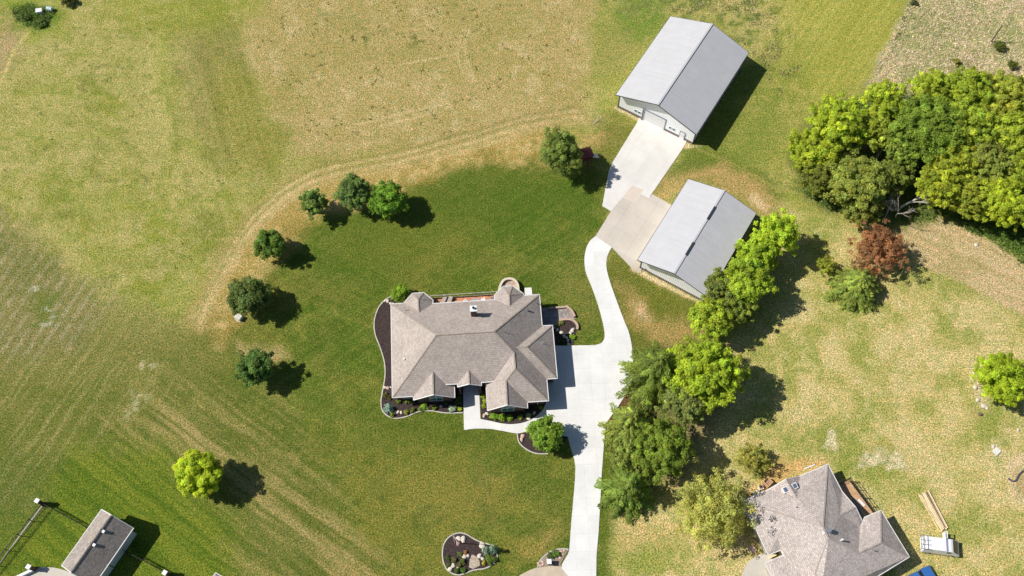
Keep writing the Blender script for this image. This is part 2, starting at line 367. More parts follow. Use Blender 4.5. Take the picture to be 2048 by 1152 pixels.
gy_ = mask([(150, 890), (330, 900), (470, 1060), (480, 1240), (-60, 1240), (-60, 1100), (60, 1020)], 7, 2)
blend(gy_ * .85, (96, 116, 34)); blend(gy_ * ss(sB, .45, .62) * .4, (134, 138, 50)); blend(gy_ * ss(1 - sB, .5, .68) * .5, (70, 94, 30))
blend(mask([(-60, 900), (110, 930), (60, 1060), (-60, 1200)], 7, 2) * .5, (88, 104, 46))
blend(mask([(470, 690), (560, 695), (580, 722), (490, 716)], 2, 1) * .6, (190, 164, 120))
# ploughed strip at the left edge
pl = mask([(-60, 400), (0, 430), (60, 480), (160, 555), (232, 610), (190, 660), (140, 700), (-60, 720)], 6, 2)
rw = np.sin(((X - G2(0, 700)[0]) * .93 + (Y - G2(0, 700)[1]) * -.37) * 2 * math.pi / 1.75 + W1 * .9) * .5 + .5
blend(pl * .75, (142, 134, 88)); blend(pl * ss(rw + W3 * 1.5, .5, 1.1) * .6, (182, 170, 136)); blend(pl * ss(n2, .55, .75) * .4, (112, 120, 62))
blend(mask([(70, 580), (130, 590), (110, 640), (60, 660)], 3, 2) * .7, (110, 124, 54)); blend(mask([(70, 580), (130, 590), (110, 650), (50, 660)], 3, 2) * ss(n3, .66, .8) * .7, (216, 210, 190))
blend(mask([(270, 690), (320, 700), (300, 790), (270, 830)], 3, 2) * ss(n3, .66, .8) * .6, (208, 196, 160))
rough_a += pl * .3
# top left corner
blend(mask([(-60, 60), (30, 50), (50, 90), (0, 150), (-60, 200)], 4, 2) * .85, (178, 156, 118)); blend(stroke([(-5, 180), (30, 100), (58, 65)], .5, .6) * .8, (202, 186, 122))
blend(mask([(20, 10), (110, 5), (120, 25), (85, 60), (45, 45)], 3, 2) * .8, (98, 128, 46)); blend(mask([(-60, -60), (300, -60), (120, 2), (-60, 12)], 3, 2) * .6, (146, 158, 72))
blend(mask([(230, 0), (520, 0), (470, 25), (400, 60), (240, 30)], 10, 3) * .6, (148, 152, 60))
# brown band and wheel track between meadow and lawn
band = mask([(1165, 235), (1080, 250), (900, 290), (760, 330), (640, 352), (560, 400), (500, 455), (450, 540), (400, 640), (440, 690), (480, 640), (520, 560), (600, 470), (640, 430), (720, 410), (820, 372), (930, 330), (1090, 325), (1095, 260)], 4, 1.5)
blend(band * .85, (174, 148, 90)); blend(band * ss(n3, .5, .75) * .7, (198, 174, 122)); blend(band * ss(n2, .6, .8) * .5, (128, 118, 56))
tr = [(1160, 226), (1080, 238), (1000, 258), (920, 282), (850, 303), (760, 322), (690, 336), (630, 352), (580, 378), (535, 415), (500, 452), (462, 505), (425, 570), (395, 640)]
blend(stroke(tr, 4.2, 2.5, .8) * .5, (176, 154, 104))
off = lambda dx, dy: [(x + dx, y + dy) for x, y in tr]
for o_, k in (((-2, -6), .8), ((3, 8), .85), ((7, 20), .5)):
    blend(stroke(off(*o_), .8, .9, .5) * (.55 + .45 * ss(n3, .35, .6)) * k, (206, 182, 134))
blend(stroke(off(0, 1), .5, .6, .5) * .4, (136, 134, 70)); blend(stroke(off(-3, -12), .5, .8, .8) * .45, (124, 128, 56))
for q in range(9):
    cx, cy = 985 + q * 14 + (q % 3) * 5, 296 - q * 2 + (q % 2) * 12
    blend(stroke([(cx + 11 * math.cos(t), cy + 9 * math.sin(t)) for t in np.linspace(2.6, 6.6, 7)], .35, .5, .4) * .45, (214, 188, 134))
# round the big barn
blend(mask([(1195, 0), (1500, -60), (1900, -60), (1700, 180), (1560, 330), (1500, 400), (1400, 330), (1350, 300), (1230, 250), (1180, 150)], 6, 3) * .8, (150, 150, 76))
bz = mask([(1210, -60), (1560, -60), (1640, 90), (1500, 110), (1420, 40), (1250, 60)], 10, 3)
blend(bz * ss(n3, .4, .7) * .8, (180, 166, 110)); blend(bz * ss(1 - n3, .5, .64) * .75, (98, 114, 62)); blend(bz * ss(W3 + .5, .55, .75) * .5, (192, 178, 126))
blend(mask([(1225, 20), (1260, -20), (1320, -10), (1335, 40), (1310, 95), (1240, 70)], 4, 1.5) * ss(n3, .3, .6) * .75, (96, 128, 40)); blend(mask([(1200, 60), (1300, 80), (1250, 160), (1200, 150)], 8, 2) * .5, (150, 140, 90))
mow = streak((1680, 160), (1790, 0), 26, .33, 4)
blend(mask([(1560, -60), (1840, -60), (1740, 170), (1650, 210), (1560, 180)], 8, 1) * .7, (160, 158, 72)); blend(mask([(1560, -60), (1840, -60), (1740, 170), (1650, 210), (1560, 180)], 8, 1) * ss(mow, .45, .68) * .38, (190, 182, 104))
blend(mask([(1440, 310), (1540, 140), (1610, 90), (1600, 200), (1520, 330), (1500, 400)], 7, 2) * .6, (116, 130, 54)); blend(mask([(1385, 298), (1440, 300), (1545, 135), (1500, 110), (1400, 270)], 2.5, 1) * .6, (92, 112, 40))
blend(mask([(1480, 200), (1640, 100), (1620, 240), (1540, 340), (1560, 260)], 8, 2) * ss(n3, .45, .7) * .6, (176, 164, 96))
blend(mask([(1225, 225), (1290, 250), (1235, 330), (1180, 330), (1190, 240)], 4, 1.5) * .7, (112, 112, 52)); blend(mask([(1160, 270), (1210, 260), (1200, 290), (1165, 300)], 3, 1.5) * .6, (206, 168, 116))
blend(mask([(1385, 290), (1460, 310), (1530, 350), (1575, 400), (1560, 440), (1440, 370), (1350, 360), (1310, 395), (1330, 350)], 3, 1.2) * .8, (96, 112, 44))
blend(mask([(1340, 352), (1450, 325), (1500, 350), (1570, 420), (1520, 430), (1440, 370), (1370, 365), (1340, 400), (1310, 395)], 3, 1.5) * .8, (186, 156, 104)); blend(mask([(1500, 385), (1540, 410), (1530, 420), (1495, 400)], 1.5, 1) * .8, (216, 190, 150))
blend(stroke([(1395, 300), (1470, 330), (1560, 385)], .5, .6) * .5, (170, 160, 90))
blend(mask([(1225, 500), (1275, 520), (1330, 565), (1400, 600), (1395, 680), (1300, 700), (1262, 680), (1240, 620), (1215, 540)], 3, 1) * .9, (106, 110, 46))
blend(mask([(1235, 570), (1270, 590), (1310, 640), (1370, 640), (1390, 680), (1300, 690), (1262, 640)], 3, 2) * .65, (182, 152, 100)); blend(mask([(1262, 600), (1290, 615), (1300, 640), (1275, 625)], 1.5, 1) * .6, (216, 184, 148))
# beige gravel strips along the barn walls
for pts in ([(1231, 212), (1284, 240), (1290, 246), (1282, 243), (1228, 218)], [(1366, 284), (1384, 290), (1400, 293), (1372, 296)], [(1270, 525), (1285, 540), (1400, 603), (1396, 607), (1280, 549), (1262, 540)]):
    blend(mask(pts, .6, .2, .2) * .9, (222, 198, 160))
# east lawns, dry and pale
el = mask([(1560, 420), (1640, 430), (1800, 470), (1850, 540), (2048, 640), (2160, 700), (2160, 1230), (1250, 1230), (1210, 1100), (1300, 1000), (1450, 700), (1560, 600)], 6, 2)
blend(el * .92, (194, 178, 118)); blend(el * ss(n1, .46, .7) * .5, (168, 162, 94)); blend(el * ss(n2, .56, .76) * .7, (146, 152, 76)); blend(el * ss(1 - n2, .5, .72) * .7, (210, 190, 140)); blend(el * ss(n3, .6, .78) * .5, (208, 192, 138))
for pts, a in [([(1850, 545), (1930, 600), (2010, 650), (1960, 720), (1900, 700), (1880, 620)], .8), ([(1735, 740), (1790, 740), (1770, 780), (1730, 770)], .6), ([(1930, 780), (2000, 810), (2048, 860), (2048, 960), (1980, 900), (1960, 830)], .6),
               ([(1480, 850), (1600, 830), (1640, 880), (1600, 920), (1500, 900)], .7), ([(1440, 900), (1560, 920), (1540, 960), (1470, 970)], .75), ([(1640, 900), (1690, 910), (1685, 950), (1660, 960)], .9), ([(1850, 960), (1930, 990), (1950, 1040), (1900, 1040)], .5), ([(1720, 930), (1780, 960), (1800, 1020), (1740, 1000)], .4), ([(1610, 440), (1700, 450), (1720, 500), (1640, 490)], .6), ([(1570, 540), (1640, 560), (1620, 620), (1560, 640)], .6), ([(1250, 1010), (1440, 960), (1500, 1100), (1480, 1200), (1210, 1200)], .6), ([(1640, 820), (1700, 870), (1660, 900), (1610, 870)], .4)]:
    blend(mask(pts, 7, 3) * a * .75 * ss(n3 + n2 * .5, .55, .85), (126, 142, 58))
blend(mask([(1270, 1030), (1330, 1040), (1300, 1070), (1250, 1110), (1240, 1080)], 3, 2) * .8, (196, 172, 118)); blend(stroke([(1440, 1110), (1360, 1060), (1320, 1090)], 2, 2, 1.5) * .4, (196, 172, 118))
blend(mask([(1205, 860), (1225, 870), (1215, 1040), (1210, 1152), (1196, 1152), (1200, 1040)], 1.5, .6) * .8, (92, 108, 38)); blend(mask([(1480, 985), (1560, 925), (1650, 925), (1600, 950), (1530, 990), (1480, 1010)], 2, 1) * .8, (212, 170, 116))
for pts in ([(1650, 862), (1668, 858), (1680, 870), (1664, 896), (1642, 888)], [(1712, 915), (1740, 905), (1760, 897), (1790, 900), (1820, 925), (1800, 936), (1788, 930), (1780, 938), (1765, 920), (1735, 930), (1714, 932)]):
    mk = mask(pts, 1, 1.0, .9); blend(mask(pts, 5, 1) * .4, (126, 132, 60)); blend(mk * .9, (214, 200, 164)); blend(mk * ss(n3, .62, .7) * .6, (140, 140, 80))
blend(mask([(2048, 905), (2016, 925), (2012, 960), (2030, 1000), (2060, 1015), (2120, 1000), (2120, 920)], 1, .6) * .9, (214, 190, 152)); blend(mask([(2030, 950), (2060, 935), (2060, 1000), (2034, 990)], 2, .6) * .7, (168, 148, 100))
blend(mask([(1945, 745), (1965, 740), (1970, 810), (1955, 800)], 2, 1) * .7, (206, 190, 156)); blend(mask([(1945, 815), (1975, 820), (1960, 838), (1945, 830)], 1.5, .6) * .6, (196, 170, 120))
blend(mask([(1978, 890), (1996, 884), (2010, 905), (1995, 915)], 1.2, .4) * .8, (200, 190, 150))
# tilled crop strip
cr = mask([(1760, 455), (1880, 440), (1905, 440), (1985, 490), (2170, 600), (2170, 720), (2048, 632), (1960, 580), (1845, 530), (1790, 480)], 1.2, .8)
rr = streak((1850, 500), (2048, 600), 14, .45, 6)
blend(cr, (206, 180, 136)); blend(cr * ss(rr, .48, .7) * .5, (216, 194, 158)); blend(cr * ss(1 - rr, .55, .75) * .35, (150, 144, 88)); blend(cr * ss(n2, .6, .8) * .4, (160, 152, 96)); rough_a += cr * .25
# rough pasture, top right
rp = mask([(1838, -40), (1815, 10), (1790, 60), (1762, 110), (1735, 170), (1760, 260), (2170, 260), (2170, -60)], 1.5, .8)
blend(rp, (200, 187, 146)); blend(rp * ss(n2, .52, .7) * .65, (148, 152, 96)); blend(rp * ss(1 - n2, .48, .66) * .7, (214, 192, 164)); blend(rp * ss(streak((1850, 180), (1960, 0), 3.5, .45, 40), .5, .68) * .6, (140, 126, 96)); blend(rp * ss(n1, .55, .7) * .3, (140, 150, 86)); rough_a += rp * .35
# floor of the wood
wf = mask([(1580, 300), (1640, 220), (1760, 190), (2170, 160), (2170, 580), (1990, 480), (1900, 440), (1760, 450), (1660, 420), (1590, 380)], 3, 1.5)
blend(wf * .85, (96, 106, 56)); blend(mask([(1900, 425), (2170, 400), (2170, 560), (2048, 520), (1990, 490)], 2, 1.5) * .8, (104, 128, 54))
blend(mask([(1690, 300), (1780, 320), (1800, 400), (1740, 380)], 4, 2) * .6, (150, 132, 108))
# soil under the tree row
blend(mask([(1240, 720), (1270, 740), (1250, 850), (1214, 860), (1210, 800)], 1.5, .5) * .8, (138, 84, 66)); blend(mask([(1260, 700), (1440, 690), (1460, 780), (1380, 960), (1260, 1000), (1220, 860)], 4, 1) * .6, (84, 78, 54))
blend(mask([(700, 900), (900, 880), (1120, 930), (1130, 1080), (960, 1200), (760, 1200), (640, 1000)], 12, 3) * ss(n2 + n3 * .4, .55, .85) * .6, (132, 126, 60))
lum = col.mean(1, keepdims=True); col = np.clip((lum + (col - lum) * 1.02) * .97, .003, 1).astype(np.float32)
gm = bpy.data.meshes.new('ground'); nx, ny = len(gx), len(gy)
gm.vertices.add(nx * ny); gm.vertices.foreach_set('co', np.stack([X, Y, np.zeros_like(X)], 1).astype(np.float32).ravel())
I = np.arange((nx - 1) * (ny - 1)); ii = I // (ny - 1); jj = I % (ny - 1); a_ = ii * ny + jj
q = np.stack([a_, a_ + ny, a_ + ny + 1, a_ + 1], 1).astype(np.int32)
gm.loops.add(q.size); gm.loops.foreach_set('vertex_index', q.ravel()); gm.polygons.add(len(q)); gm.polygons.foreach_set('loop_start', np.arange(0, q.size, 4, dtype=np.int32))
gm.update(); gm.validate()
ca = gm.color_attributes.new('col', 'FLOAT_COLOR', 'POINT'); ca.data.foreach_set('color', np.concatenate([col, rough_a[:, None]], 1).astype(np.float32).ravel())
ra = gm.attributes.new('rough', 'FLOAT', 'POINT'); ra.data.foreach_set('value', rough_a.astype(np.float32))
m, n, l, b = newmat('turf')
at = n.new('ShaderNodeAttribute'); at.attribute_name = 'col'; rt = n.new('ShaderNodeAttribute'); rt.attribute_name = 'rough'
tc = n.new('ShaderNodeTexCoord'); v = tc.outputs['Object']
fa = noise(n, l, v, 1.1, 5, .7); fb = noise(n, l, v, 3.2, 4, .75); fc = noise(n, l, v, 5.5, 2, .8)
t1 = mixc(n, l, ramp(n, l, fa, .38, .62, 0, 1), (.84, .96, .8, 1), (1.24, 1.13, 1.08, 1))
k = mul(n, l, ramp(n, l, fb, .34, .66, .66, 1.34), ramp(n, l, fc, .36, .64, .42, 1.58))
tm = n.new('ShaderNodeMix'); tm.data_type = 'RGBA'; tm.blend_type = 'MULTIPLY'; tm.inputs[0].default_value = 1
l.new(at.outputs[0], tm.inputs[6]); l.new(t1, tm.inputs[7])
l.new(scalec(n, l, tm.outputs[2], k), b.inputs['Base Color']); b.inputs['Roughness'].default_value = 1; b.inputs['Specular IOR Level'].default_value = .1
hh = n.new('ShaderNodeMath'); hh.operation = 'ADD'; l.new(fb, hh.inputs[0]); l.new(mul(n, l, fc, ramp(n, l, rt.outputs[2], 0, 1, .35, .35)), hh.inputs[1])
bp = n.new('ShaderNodeBump'); bp.inputs['Strength'].default_value = 1; l.new(ramp(n, l, rt.outputs[2], 0, 1, .05, .42), bp.inputs['Distance'])
l.new(hh.outputs[0], bp.inputs['Height']); l.new(bp.outputs[0], b.inputs['Normal'])
kind(link_mesh('ground', gm, m))

# ------------------------------------------------------------------ drives, walks and pads
M_new = concrete('new_concrete', (.76, .745, .71, 1), 1.9, 2.4, math.radians(2))
M_new2 = concrete('barn_concrete', (.72, .69, .635, 1), 3.0, 3.0, math.radians(-31.6))
M_old = concrete('old_concrete', (.58, .52, .445, 1), 3.6, 3.6, math.radians(-31.6), .1, .78)
def slab(name, pts, mat, z=.06, z0=-.05):
    mb = MB().prism(pts, z0, z); return kind(build(name, mb, mat))
ap = [(1278, 236), (1275, 244), (1225.8, 323.6), (1218, 340), (1204.3, 412.1), (1222, 422.4), (1245.6, 394.4), (1262, 372), (1287, 379.7), (1270.6, 405.6), (1282.4, 388.8), (1297.2, 396.8), (1363.6, 300), (1371.9, 286.4), (1372, 283), (1300, 240)]
ap = [(1278, 236), (1275, 244), (1225.8, 323.6), (1218, 340), (1204.3, 412.1), (1222, 422.4), (1245.6, 394.4), (1270.6, 405.6), (1282.4, 388.8), (1297.2, 396.8), (1363.6, 300), (1371.9, 286.4), (1374, 280), (1325, 250)]
slab('barn_apron', gp(ap), M_new2)
slab('barn_apron_patch', gp([(1245.6, 394), (1264, 371.5), (1287, 379.7), (1270.6, 405.4)]), concrete('patch_concrete', (.66, .56, .47, 1), 3, 3, -.55), .066, -.04)
slab('parking_pad', gp([(1222, 422.4), (1245.6, 394.4), (1270.6, 405.6), (1282.4, 388.8), (1297.2, 396.8), (1304.6, 388.5), (1343, 410.6), (1274, 520), (1263, 536), (1223.4, 494.7), (1191, 472.6)]), M_old, .055)
slab('barn_step', gp([(1272, 518), (1284, 529), (1282, 546), (1262, 538)]), concrete('step_concrete', (.56, .48, .38, 1), 3, 3, -.55), .07, -.04)
dl = smoothpoly([(1191, 472.6), (1181, 481), (1173, 495), (1168.9, 518.3), (1171.8, 544.9), (1183.6, 574.4), (1194, 604), (1203, 635), (1208, 658), (1209, 675), (1203, 686), (1190, 690.5)], 4, False)
dl += [(1112, 691.7), (1100, 691.7), (1096, 760), (1092, 800)] + smoothpoly([(1092, 806), (1084, 822), (1068, 836), (1048, 845), (1025, 848.5), (1003, 847), (985, 843), (963, 838.5)], 4, False)
dl += [(961, 838.3), (957.6, 768), (926, 768), (928, 859.5)] + smoothpoly([(932, 859.8), (950, 857.5), (980, 858), (1005, 862), (1034, 867), (1050, 864), (1063, 862), (1085, 868), (1126, 872)], 3, False)
dl += [(1135.5, 873.5), (1141, 895), (1148.7, 919), (1151, 935), (1150, 960), (1143, 1040), (1138.6, 1100), (1136, 1108), (1124, 1128), (1123, 1136), (1136, 1152), (1150, 1180)]
dr = [(1192, 1180), (1193, 1110), (1197.5, 1060), (1203.7, 943), (1209, 873), (1213, 845), (1235, 815), (1254, 785), (1265, 755)] + smoothpoly([(1266, 735), (1264.6, 700), (1258, 666), (1247.5, 640), (1230.8, 595), (1220.5, 565.6), (1213, 536), (1214.6, 512.4), (1223.4, 494.7)], 4, False)
slab('driveway', gp(dl + dr), M_new, .064)
slab('street_edge', gp([(1136, 1152), (1123.5, 1136), (1121, 1130), (1100, 1132), (1078, 1134), (1060, 1140), (1040, 1150), (1020, 1180), (1150, 1180)]), plain('old_street', lin(196, 180, 158), .95, var=.12, scale=.8), .04)
M_pav = brick('grey_pavers', lin(150, 146, 140), lin(124, 120, 118), lin(104, 98, 92), .4, .4)
slab('pool_patio', gp([(360, 775), (480, 780), (560, 798), (640, 828), (720, 880), (720, 980), (140, 980), (200, 860), (285, 830)], 0, Z6), concrete('patio_concrete', (.58, .53, .45, 1), 2.5, 2.5, .4), .06)
slab('walk', gp([(595, 905), (520, 935), (440, 985), (400, 1040), (370, 1122), (360, 1250), (900, 1250), (700, 1080), (640, 960)], 0, Z5), concrete('neighbour_walk', (.56, .52, .45, 1), 2.5, 2.5, .5), .05)

# ------------------------------------------------------------------ roofs, walls
def inset(poly, d_):
    n_ = len(poly); a = sum(poly[i][0] * poly[(i + 1) % n_][1] - poly[(i + 1) % n_][0] * poly[i][1] for i in range(n_)); sgn = 1 if a > 0 else -1; out = []
    for i in range(n_):
        p0, p1, p2 = Vector(poly[i - 1]), Vector(poly[i]), Vector(poly[(i + 1) % n_])
        e1 = (p1 - p0).normalized(); e2 = (p2 - p1).normalized(); n1_ = Vector((-e1.y, e1.x)) * sgn; n2_ = Vector((-e2.y, e2.x)) * sgn
        k_ = 1 + n1_.dot(n2_); m_ = (n1_ + n2_) / max(k_, .3); out.append(tuple(p1 + m_ * d_))
    return out
class Roof:
    """roof faces in a building's own frame, with height lookup"""
    def __init__(s, V, Fs):
        s.V = V; s.F = Fs; s.tri = []
        from mathutils.geometry import tessellate_polygon
        for f_ in Fs:
            P = [Vector(V[i]) for i in f_]
            for t in tessellate_polygon([[Vector((p.x, p.y, 0)) for p in P]]): s.tri.append([P[i] for i in t])
    def z(s, x, y, default=None):
        best = default
        for a, b, c in s.tri:
            d_ = (b.y - c.y) * (a.x - c.x) + (c.x - b.x) * (a.y - c.y)
            if abs(d_) < 1e-9: continue
            w1 = ((b.y - c.y) * (x - c.x) + (c.x - b.x) * (y - c.y)) / d_; w2 = ((c.y - a.y) * (x - c.x) + (a.x - c.x) * (y - c.y)) / d_; w3 = 1 - w1 - w2
            if min(w1, w2, w3) > -1e-4:
                zz = w1 * a.z + w2 * b.z + w3 * c.z
                if best is None or zz > best: best = zz
        return best
    def parts(s, parent, mat, gut, gw=.11, gh=.13, cap=None, thick=.14, edge_mat=None):
        mb = MB(); mb.v = [tuple(p) for p in s.V]; fs = []
        for f_ in s.F:
            P = [Vector(s.V[i]) for i in f_]; nn = Vector((0, 0, 0))
            for i in range(len(P)): nn += P[i].cross(P[(i + 1) % len(P)])
            fs.append(tuple(f_) if nn.z > 0 else tuple(f_[::-1]))
        mb.f = fs; ed = {}
        for fi, f_ in enumerate(fs):
            for i in range(len(f_)): ed.setdefault(tuple(sorted((f_[i], f_[(i + 1) % len(f_)]))), []).append((fi, f_[i], f_[(i + 1) % len(f_)]))
        # underside
        o = len(mb.v); mb.v += [(p[0], p[1], p[2] - thick) for p in s.V]; mb.f = fs + [tuple(i + o for i in f_[::-1]) for f_ in fs]
        roof = build('roof', mb, mat, parent, local=True)
        g = MB(); cp = MB(); nrm = []
        for f_ in fs:
            P = [Vector(s.V[i]) for i in f_]; nn = Vector((0, 0, 0))
            for i in range(len(P)): nn += P[i].cross(P[(i + 1) % len(P)])
            nrm.append(nn.normalized())
        for k_, e in ed.items():
            a, b_ = Vector(s.V[k_[0]]), Vector(s.V[k_[1]])
            if (b_ - a).length < .05: continue
            if len(e) == 1:
                _, i, j = e[0]; a, b_ = Vector(s.V[i]), Vector(s.V[j]); dd = (b_ - a); out = Vector((dd.y, -dd.x, 0)).normalized() * (gw / 2 + .004); ex = dd.normalized() * gw * .9
                g.bar(a + out - ex * 0 + Vector((0, 0, -gh / 2 + .015)), b_ + out + ex + Vector((0, 0, -gh / 2 + .015)), gw, gh)
            elif cap is not None:
                (f1, _, _), (f2, _, _) = e[:2]; c1 = sum((Vector(s.V[i]) for i in fs[f1]), Vector()) / len(fs[f1])
                if nrm[f2].dot(c1 - a) < -.02 and nrm[f1].dot(nrm[f2]) < .985: build('ridge_cap', MB().bar(a + Vector((0, 0, .012)), b_ + Vector((0, 0, .012)), .2, .03), cap, roof, local=True)
        build('gutter', g, gut, parent, local=True)
        return roof
def walls(parent, name, foot, mat, roof, z0=0, drop=.16, zdef=2.9, lo=None):
    """walls that rise to the underside of the roof (gables included)"""
    mb = MB(); n_ = len(foot); a = sum(foot[i][0] * foot[(i + 1) % n_][1] - foot[(i + 1) % n_][0] * foot[i][1] for i in range(n_))
    if a < 0: foot = foot[::-1]
    for i in range(n_):
        p, q_ = Vector(foot[i]), Vector(foot[(i + 1) % n_]); L = (q_ - p).length; k_ = max(1, int(L / .35)); cols = []
        for j in range(k_ + 1):
            c = p.lerp(q_, j / k_); z_ = roof.z(c.x, c.y); z_ = zdef if z_ is None else z_ - drop; cols += [(c.x, c.y, z0), (c.x, c.y, z_)]
        mb.add(cols, [(2 * j, 2 * j + 2, 2 * j + 3, 2 * j + 1) for j in range(k_)])
    return build(name, mb, mat, parent, local=True)
def window(parent, c, axis, w, h, panes=2, frame=None, depth=.06, t=.05):
    """framed window centred at c on a wall running along axis ('u' faces -v side or 'v')"""
    fm = MB(); gl = MB(); fr_ = frame or M_white
    def B(mb, u0, u1, z0, z1, d0, d1):
        if axis == '-v': mb.box((c[0] + u0, c[1] - d1, c[2] + z0), (c[0] + u1, c[1] - d0, c[2] + z1))
        elif axis == '+v': mb.box((c[0] + u0, c[1] + d0, c[2] + z0), (c[0] + u1, c[1] + d1, c[2] + z1))
        elif axis == '+u': mb.box((c[0] + d0, c[1] + u0, c[2] + z0), (c[0] + d1, c[1] + u1, c[2] + z1))
        else: mb.box((c[0] - d1, c[1] + u0, c[2] + z0), (c[0] - d0, c[1] + u1, c[2] + z1))
    B(fm, -w / 2, w / 2, h / 2 - t, h / 2, -.02, depth); B(fm, -w / 2, w / 2, -h / 2, -h / 2 + t, -.02, depth)
    for k_ in range(panes + 1):
        x = -w / 2 + t / 2 + (w - t) * k_ / panes; B(fm, x - t / 2, x + t / 2, -h / 2 + t, h / 2 - t, -.02, depth - .002)
    B(gl, -w / 2 + t / 2, w / 2 - t / 2, -h / 2 + t / 2, h / 2 - t / 2, -.02, .02)
    o = build('window', gl, M_glass, parent, local=True); build('frame', fm, fr_, o, local=True); return o
def local(th, p):
    M_ = Matrix.Rotation(-th.rotation_euler.z, 4, 'Z') @ Matrix.Translation(-th.location); return M_ @ Vector(p)
def hit(th, roof, px, py):
    """point of this roof seen at a photograph pixel"""
    for k_ in range(900):
        z_ = 12 - k_ * .01; p = local(th, G(px, py, z_)); r = roof.z(p.x, p.y)
        if r is not None and r >= z_: return Vector((p.x, p.y, r))
    return local(th, G(px, py, 3))

# ---- main house
M_sh = shingle('weathered_shingle', lin(191, 178, 168), lin(167, 156, 147), .2)
M_cap = shingle('ridge_shingle', lin(180, 165, 150), lin(160, 146, 133), .2)
ha = math.radians(3.8); hs = G(785.3, 794.6, 3.0)
house = thing('house', 'large brick house with grey-brown hipped shingle roof and dormered front beside the white driveway', 'house', (hs[0], hs[1], 0), ha)
V = {'A': (0, 14.55, 3), 'B': (0, 0, 3), 'C': (3.0, 0, 3), 'rW': (6.75, 7.35, 7.35), 'rE': (15.0, 7.35, 7.35), 'NE': (22.05, 14.65, 3), 'ni': (22.05, 9.55, 3), 'bN': (23.57, 9.55, 3),
     'bS': (23.57, 1.35, 3), 'si': (22.05, 1.35, 3), 'SE': (22.05, -1.94, 3), 'be': (19.55, 5.45, 5.45), 'bi': (18.05, 5.45, 5.47), 'wn': (17.6, 4.7, 5.75), 'ws': (17.63, 2.2, 5.73),
     'wb': (16.2, .81, 4.81), 'wa': (16.15, -2.8, 4.81), 'gf': (19.0, -2.8, 3), 'g1': (19.0, -1.94, 3), 'sw': (13.4, -2.8, 3), 'wN': (13.4, 1.35, 3), 'm3': (14.45, 1.2, 3.7),
     'e4': (12.65, 1.2, 3.7), 'e3': (12.65, .75, 3.67), 'ea': (11.0, .75, 4.62), 'eb': (11.0, 2.75, 4.62), 'e1': (9.36, .75, 3.67), 'e2': (9.36, 1.2, 3.7), 'm0': (7.62, 1.2, 3.7),
     'gb': (5.9, 2.9, 4.72), 'ga': (5.9, -.55, 4.72), 'gl': (3.0, -.55, 3), 'gr': (8.77, -.55, 3), 'gk': (8.77, 1.2, 3.0),
     'w1': (1.84, 14.57, 3), 'w2': (3.18, 16.1, 3), 'w3': (4.83, 16.12, 3), 'w4': (6.14, 14.85, 3), 'w5': (6.14, 14.1, 3.27), 'wp': (4.1, 14.45, 4.38), 'wk': (4.15, 12.3, 4.36),
     'n1': (15.43, 14.1, 3.3), 'n0': (15.43, 15.0, 3), 'n2': (16.77, 16.35, 3), 'n3': (18.18, 16.34, 3), 'n4': (19.69, 14.95, 3), 'n5': (19.69, 14.63, 3), 'np': (17.55, 14.3, 4.3), 'nk': (17.5, 12.5, 4.3)}
FN = ['A B rW', 'B C gb m0 e2 eb e4 m3 wn rE rW', 'A rW rE NE n5 nk n1 w5 wk w1', 'NE rE wn ws SE si bi ni', 'ws wb g1 SE', 'wa wb g1 gf', 'sw wa wb ws wn m3 wN', 'C gb ga gl', 'ga gb m0 gk gr',
      'e1 ea eb e2', 'ea e3 e4 eb', 'w1 w2 wp wk', 'w2 w3 wp', 'w3 w4 wp', 'w4 w5 wk wp', 'n1 n0 n2 np nk', 'n2 n3 np', 'n3 n4 np', 'n4 n5 nk np', 'ni bi be bN', 'si bi be bS', 'bN be bS']
nm = list(V); hr = Roof([V[k_] for k_ in nm], [[nm.index(x) for x in f_.split()] for f_ in FN])
hroof = hr.parts(house, M_sh, M_offwhite, cap=M_cap)
foot = [(.45, .45), (3.45, .45), (3.45, -.12), (8.35, -.12), (8.35, 1.65), (9.9, 1.65), (9.9, 2.6), (12.1, 2.6), (12.1, 1.65), (13.85, 1.65), (13.85, -2.35), (18.6, -2.35), (18.6, -1.5), (21.6, -1.5), (21.6, 1.8), (23.15, 1.8), (23.15, 9.1), (21.6, 9.1), (21.6, 14.2), (19.3, 14.2),
        (18.0, 15.9), (16.95, 15.9), (15.85, 14.7), (15.85, 13.6), (5.75, 13.6), (5.75, 14.6), (4.7, 15.7), (3.35, 15.7), (2.2, 14.15), (.45, 14.15)]
walls(house, 'wall', foot, M_brick, hr)
window(house, (6.15, -.12, 3.0), '-v', 1.9, .9, 2, M_white, .22, .09); window(house, (16.4, -2.35, 3.05), '-v', 1.9, .9, 2, M_white, .22, .09)
window(house, (6.1, -.12, 1.4), '-v', 1.9, 1.3, 2, M_white); window(house, (16.2, -2.35, 1.4), '-v', 1.9, 1.3, 2, M_white); window(house, (1.9, .45, 1.6), '-v', 1.2, 1.3, 1, M_white)
window(house, (.45, 4.9, 1.5), '-u', 1.0, 1.1, 1, M_white); window(house, (.45, 10.2, 1.5), '-u', 1.4, 1.2, 2, M_white); window(house, (10.7, 13.6, 1.9), '+v', 2.4, 1.8, 2, M_white)
for a_, v_ in ((-1, 3.5), (-1, 7.4)):
    gd = MB().box((23.13, v_ - 1.25, 0), (23.19, v_ + 1.25, 2.2)); o = build('garage_door', gd, M_white, house, local=True)
    pn = MB()
    for k_ in range(1, 4): pn.box((23.185, v_ - 1.23, k_ * .55 - .015), (23.2, v_ + 1.23, k_ * .55 + .015))
    build('panel_groove', pn, M_dark, o, local=True)
